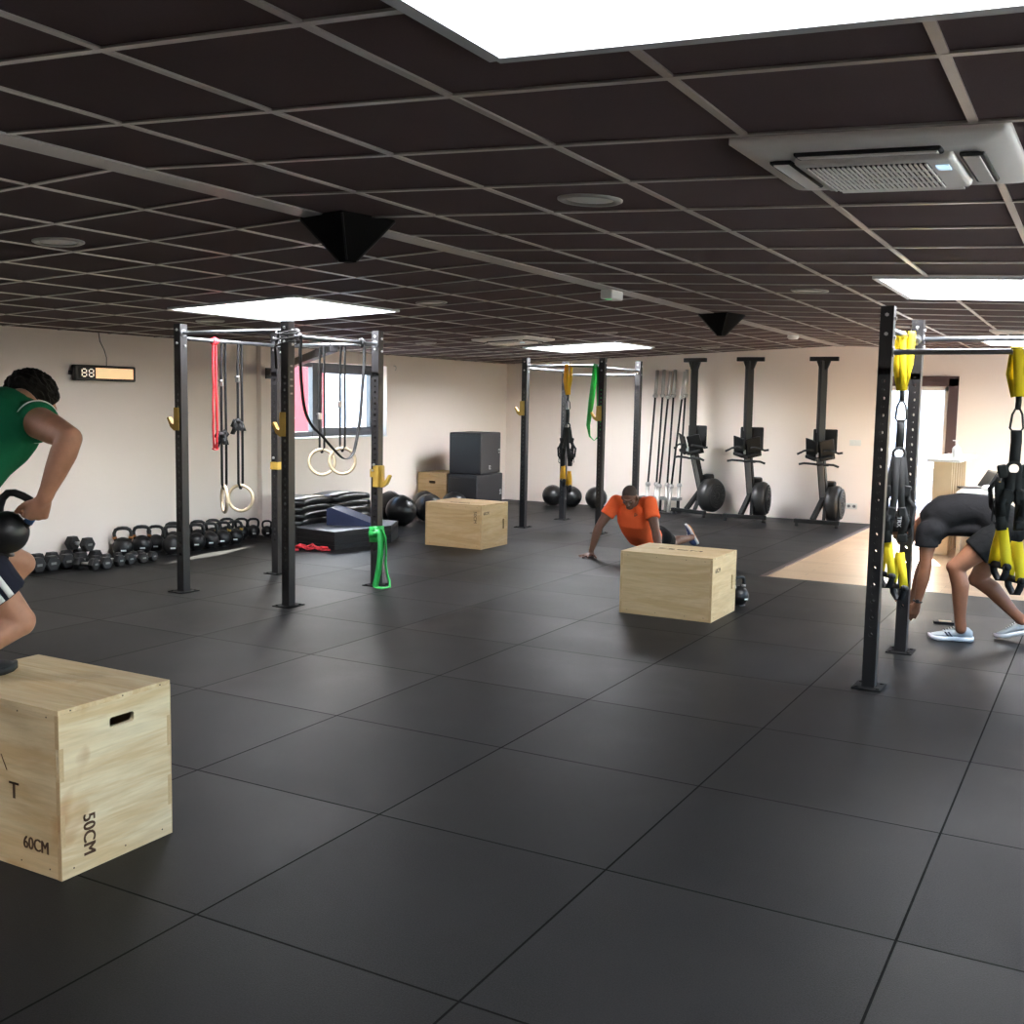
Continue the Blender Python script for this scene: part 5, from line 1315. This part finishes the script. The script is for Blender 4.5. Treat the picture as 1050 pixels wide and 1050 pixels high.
# t-shirt
b = Body(); b.tube(torso_secs(spine2, rt2, .020, (.02, .55), 1.08))
for a, e in ((shR, elR), (shL, elL)):
    b.ball(a, .078); b.cone(V((-4.47, 10.85, .60)), a, .066, .068); b.ball(V((-4.48, 10.86, .50)).lerp(a, .35) + V((0, -.03, -.02)), .08)
    d = (e - a).normalized(); b.cyl(a, a + d * .18, .076, .080, seg=28)
melt(b, 't_shirt', cloth_mat('orange_jersey', (250, 104, 56), 13, .22), t, .009, 9, B2)
b = MB()
c_ = V((-4.40, 10.735, .455)) - B2; nrm = V((.12, -.85, .45)).normalized()
e1, e2, _ = frame_from(V((1, .1, 0)), nrm.cross(V((1, .1, 0))))
b.torus(c_ + V((.0, -.045, .03)), nrm, .020, .005, 3, 6); b.build('chest_emblem', M['dark_print'], t)
b = Body(); b.tube(torso_secs(spine2, rt2, .020, (-.12, .10)))
for h_, k_ in ((hpR, knR), (hpL, knL)): b.ball(h_, .105); b.cyl(h_, h_.lerp(k_, .50), .105, .098, seg=26)
melt(b, 'shorts', cloth_mat('black_sport_cloth', (16, 15, 17), 16, .22), t, .010, 3, B2)
BLU = mat('navy_knit_upper', (54, 66, 104), .7, var=.15, scale=120); WHT = mat('white_shoe_foam', (226, 226, 222), .6, var=.03); ORG = mat('tan_rubber_sole', (196, 140, 84), .6)
shoe(t, V((-4.178, 12.13, .045)), V((-4.325, 12.11, .275)), (-.75, -.35, -.45), BLU, WHT, B2, name='shoe')
shoe(t, V((-4.225, 12.24, .03)), V((-4.355, 12.24, .245)), (-.6, -.6, -.35), BLU, ORG, B2, name='shoe')

# ============ man in black, bending to touch the floor
B3 = V((-.85, 8.4, 0)); SK3 = skin_mat('brown_skin', (138, 92, 68))
t = thing('person', 'man in black t-shirt and black shorts bending down to the floor in white sneakers', 'person', B3)
b = Body()
spine3 = smooth_spine([(-.12, (-.555, 8.43, .76)), (0, (-.64, 8.42, .855)), (.19, (-.80, 8.42, .945)), (.38, (-1.0, 8.42, .925)), (.50, (-1.12, 8.42, .855)), (.60, (-1.215, 8.42, .79))])
rt3 = (0, 1, 0)
b.tube(torso_secs(spine3, rt3))
shL, elL, wrL = V((-1.13, 8.225, .79)), V((-1.125, 8.20, .515)), V((-1.168, 8.22, .265))
shR, elR, wrR = V((-1.14, 8.615, .78)), V((-1.20, 8.66, .50)), V((-1.265, 8.64, .24))
for a in (shL, shR): b.ball(a, .064); b.cone(V((-1.16, 8.42, .83)), a, .060, .055); b.ball(V((-1.05, 8.42, .80)).lerp(a, .5), .078)
arm(b, shL, elL, wrL); arm(b, shR, elR, wrR)
hpL, knL, anL = V((-.66, 8.31, .80)), V((-.925, 8.235, .545)), V((-.872, 8.285, .10)); hpR, knR, anR = V((-.64, 8.53, .80)), V((-.81, 8.575, .425)), V((-.49, 8.565, .15))
b.ball(V((-.60, 8.34, .83)), .10); b.ball(V((-.60, 8.51, .83)), .10)
leg(b, hpL, knL, anL, (-1, 0, .1), 1.1); leg(b, hpR, knR, anR, (-1, 0, -.3), 1.1)
P3, rot3, ax3 = add_head(b, (-1.325, 8.42, .775), (-.45, 0, -.89), (-.89, 0, .45), (-1.20, 8.42, .80))
add_hand(b, wrL, (-.32, .12, -.94), (.3, -.92, -.2), (-.9, -.2, .3), curls=(.2, .25, .15), spread=.06)
add_hand(b, wrR, (-.42, -.1, -.9), (.3, .92, -.2), (-.9, .2, .3), curls=(.15, .2, .1), spread=.07)
melt(b, 'body', SK3, t, .0066, 3, B3); add_eyes(t, P3, B3)
def hair_cap(P, rot, ax, base, parent, m_, cut=(.035, -.02), grow=.010, name='hair', bumpy=.006, seed=1):
    random.seed(seed); b = Body(); r_, f_, u_ = ax
    b.ball(P(0, -.018, .036), 1, (.076 + grow, .094 + grow, .084 + grow), rot, 40, 26)
    for v in b.bm.verts: v.co += (v.co - P(0, -.018, .036)).normalized() * random.uniform(-bumpy * .3, bumpy)
    bmesh.ops.bisect_plane(b.bm, geom=b.bm.verts[:] + b.bm.edges[:] + b.bm.faces[:], plane_co=P(0, cut[0], .03), plane_no=(f_ * .8 - u_ * .6), clear_outer=True)
    bmesh.ops.bisect_plane(b.bm, geom=b.bm.verts[:] + b.bm.edges[:] + b.bm.faces[:], plane_co=P(0, 0, cut[1] - .04), plane_no=(-u_ + f_ * .15), clear_outer=True)
    bmesh.ops.translate(b.bm, verts=b.bm.verts, vec=-base)
    return b.build(name, m_, parent)
HAIR = mat('black_hair', (13, 10, 9), .7, var=.4, scale=260, bump=.9, bscale=320, spec=.2)
hair_cap(P3, rot3, ax3, B3, t, HAIR, grow=.012, seed=4)
b = Body(); b.tube(torso_secs(spine3, rt3, .018, (-.03, .55)))
for a, e in ((shL, elL), (shR, elR)):
    b.ball(a, .078); b.cone(V((-1.04, 8.42, .85)), a + V((.03, 0, .0)), .10, .082); b.cone(V((-1.13, 8.42, .83)), a, .068, .07); b.ball(V((-1.05, 8.42, .80)).lerp(a, .5), .09)
    d = (e - a).normalized(); b.cyl(a, a + d * .115, .078, .084, seg=28)
b.tube([(V((-.98, 8.42, .80)), (0, 1, 0), (.3, 0, 1), .15, .05), (V((-.85, 8.42, .815)), (0, 1, 0), (.2, 0, 1), .15, .06), (V((-.72, 8.42, .80)), (0, 1, 0), (.2, 0, 1), .15, .06)])
melt(b, 't_shirt', cloth_mat('black_jersey', (23, 22, 24), 11, .22), t, .0095, 14, B3)
b = Body(); b.tube(torso_secs(spine3, rt3, .024, (-.12, .09)))
b.ball(V((-.595, 8.34, .83)), .112); b.ball(V((-.595, 8.51, .83)), .112)
for h_, k_ in ((hpL, knL), (hpR, knR)): b.ball(h_, .108); b.cyl(h_, h_.lerp(k_, .55), .108, .105, seg=28)
melt(b, 'shorts', cloth_mat('black_shorts_cloth', (17, 17, 18), 14, .22), t, .010, 3, B3)
GREY = mat('pale_grey_mesh_upper', (158, 166, 170), .7, var=.08, scale=90); FOAM = mat('white_foam_sole', (205, 208, 212), .55, var=.02); NAV = mat('navy_stripe', (44, 48, 62), .6)
def stripes(P, sh):
    b = MB()
    for q in (0, 1):
        for s in (-1, 1): b.prism([(0, 0), (.012, 0), (.036, .030), (.024, .030)], P(s * .0415, .135 + .022 * q, .034), (P(0, 1, 0) - P(0, 0, 0)), (P(0, 0, 1) - P(0, 0, 0)), .008)
    b.build('side_stripes', NAV, sh)
shoe(t, V((-.795, 8.34, 0.004)), V((-1.085, 8.262, 0.004)), (0, 0, 1), GREY, FOAM, B3, extra=stripes)
shoe(t, V((-.40, 8.575, .075)), V((-.665, 8.545, .004)), (-.25, 0, 1), GREY, FOAM, B3)
b = MB(); b.torus(wrL - B3 + V((.002, 0, .015)), (wrL - elL), .030, .006, 22, 8); b.box(wrL - B3 + V((.004, -.030, .016)), (.026, .010, .026), None, .003); b.build('watch', M['black_plastic'], t)

# ============ man in green stepping up onto the large box
B1 = V((-3.66, 2.62, .60)); SK1 = skin_mat('tanned_skin', (178, 128, 102))
t = thing('person', 'man in green sleeveless shirt and striped shorts stepping onto a box with a kettlebell', 'person', B1)
fd = V((.275, .95, 0)).normalized(); rt = V((.95, -.275, 0)).normalized()
b = Body()
hip = V((-3.605, 2.365, 1.165))
neck = V((-3.565, 2.665, 1.615))
spine1 = smooth_spine([(-.12, hip + V((.0, .0, -.12))), (0, hip), (.19, hip.lerp(neck, .30) + V((-.02, -.04, .05))), (.38, hip.lerp(neck, .66) + V((-.015, -.045, .04))), (.50, hip.lerp(neck, .88) + V((0, -.02, .015))), (.60, neck + V((.01, .04, .03)))])
b.tube(torso_secs(spine1, rt, 0, (-1, 9), 1.05))
shR, elR, wrR = V((-3.385, 2.585, 1.57)), V((-3.095, 2.495, 1.52)), V((-3.175, 2.45, 1.315))
shL, elL, wrL = V((-3.745, 2.70, 1.58)), V((-3.82, 2.64, 1.31)), V((-3.74, 2.66, 1.085))
for a in (shR, shL): b.ball(a, .064); b.cone(neck + V((0, -.03, -.01)), a, .058, .055)
arm(b, shR, elR, wrR, 1.0); arm(b, shL, elL, wrL)
hpR, knR, anR = V((-3.515, 2.345, 1.15)), V((-3.425, 2.525, .845)), V((-3.56, 2.17, .665)); hpL, knL, anL = V((-3.685, 2.395, 1.155)), V((-3.655, 2.70, 1.015)), V((-3.715, 2.475, .69))
leg(b, hpR, knR, anR, fd * .7 + V((0, 0, .3))); leg(b, hpL, knL, anL, fd)
P1, rot1, ax1 = add_head(b, (-3.62, 2.745, 1.628), (.16, .86, -.48), (.12, .46, .88), neck + V((-.01, -.01, -.02)))
KD = V((.55, .25, -.35))      # lies along the kettlebell handle
add_hand(b, wrR, (-.62, .05, -.78), (.75, -.45, -.35), (-.4, -.75, .3), curls=((.75, 1.0, .7), (.8, 1.05, .7), (.85, 1.05, .7), (.9, 1.05, .7)), spread=.03, thumb=(.75, .45, -.4), tcurl=.35)
add_hand(b, wrL, (.25, .15, -.95), (-.95, .1, -.2), (.1, .95, .2), curls=(.35, .4, .3), spread=.04)
melt(b, 'body', SK1, t, .0066, 3, B1); add_eyes(t, P1, B1)
hair_cap(P1, rot1, ax1, B1, t, HAIR, cut=(.05, -.045), grow=.006, bumpy=.008, seed=9)
b = Body(); b.ball(P1(0, .034, -.055), 1, (.063, .062, .062), rot1, 26, 16); r_, f_, u_ = ax1
bmesh.ops.bisect_plane(b.bm, geom=b.bm.verts[:] + b.bm.edges[:] + b.bm.faces[:], plane_co=P1(0, .03, -.045), plane_no=(u_ - f_ * .55), clear_outer=True); bmesh.ops.translate(b.bm, verts=b.bm.verts, vec=-B1)
b.build('beard', HAIR, t)
GRN = cloth_mat('green_training_shirt', (14, 92, 60), 9, .22)
b = Body(); b.tube(torso_secs(spine1, rt, .026, (-.04, .56), 1.06))
for a, e in ((shR, elR), (shL, elL)):
    b.cone(neck + V((0, -.03, -.01)), a, .070, .064); b.ball(a - (a - neck) * .06, .070)
    d = (e - a).normalized(); b.cyl(a - d * .03, a + d * .035, .074, .076, seg=28)
melt(b, 'shirt', GRN, t, .0095, 4, B1)
b = MB(); pts = []
d = (elR - shR).normalized(); e1 = d.orthogonal().normalized(); e2 = d.cross(e1)
cc = shR + d * .012
b.torus(cc - B1, d, .0768, .0025, 40, 6); b.build('sleeve_piping', M['white_print'], t)
b = Body(); b.tube(torso_secs(spine1, rt, .026, (-.12, .09)))
for h_, k_ in ((hpR, knR), (hpL, knL)): b.ball(h_, .108); b.cyl(h_, h_.lerp(k_, .70), .108, .098, seg=30)
NAVY = cloth_mat('navy_sport_shorts', (30, 32, 46), 13, .22)
sh_ = melt(b, 'shorts', NAVY, t, .0095, 3, B1)
# three pale stripes down the right leg
for q in range(3):
    b = MB(); pts = []; d = (knR - hpR); ax = d.normalized(); out = (rt * .9 - fd * .35 + V((0, 0, .12))); out = (out - ax * out.dot(ax)).normalized(); sd_ = ax.cross(out)
    if sd_.dot(fd) < 0: sd_ = -sd_
    th = (-.35 + .36 * q)
    for k in range(13):
        f = -.08 + .76 * k / 12; rad = .108 + (.098 - .108) * min(max(f, 0) / .70, 1) + .0035
        pts.append(hpR + d * f + (out * cos(th) + sd_ * sin(th)) * rad - B1)
    up_ = (sd_ * cos(th) - out * sin(th))
    b.sweep(pts, .022, .004, up_); b.build('stripe', M['white_print'], sh_)
BLK = mat('black_shoe_mesh', (24, 24, 26), .7, var=.15, scale=120)
shoe(t, V((-3.765, 2.40, .600)), V((-3.645, 2.665, .602)), (0, 0, 1), BLK, mat('black_rubber_sole', (18, 18, 19), .6), B1)
shoe(t, V((-3.60, 2.085, .615)), V((-3.545, 2.27, .405)), (0.1, .6, .5), BLK, M['black_rubber'], B1)
# the kettlebell he holds: ball hangs under the handle that both hands grip
M['blue_tape'] = mat('blue_tape', (62, 98, 150), .5)
kt = kettlebell((-3.392, 2.426, 1.119), 0, .075, 'black kettlebell with blue tape held by the man in green', None, 'kettlebells on the open floor', False)
kt.rotation_euler = (0, .43, .507)
b = MB(); b.cyl((.0535, 0, .135), (.0590, 0, .165), .0165, seg=14); b.build('blue_tape', M['blue_tape'], kt)
del kt['group']
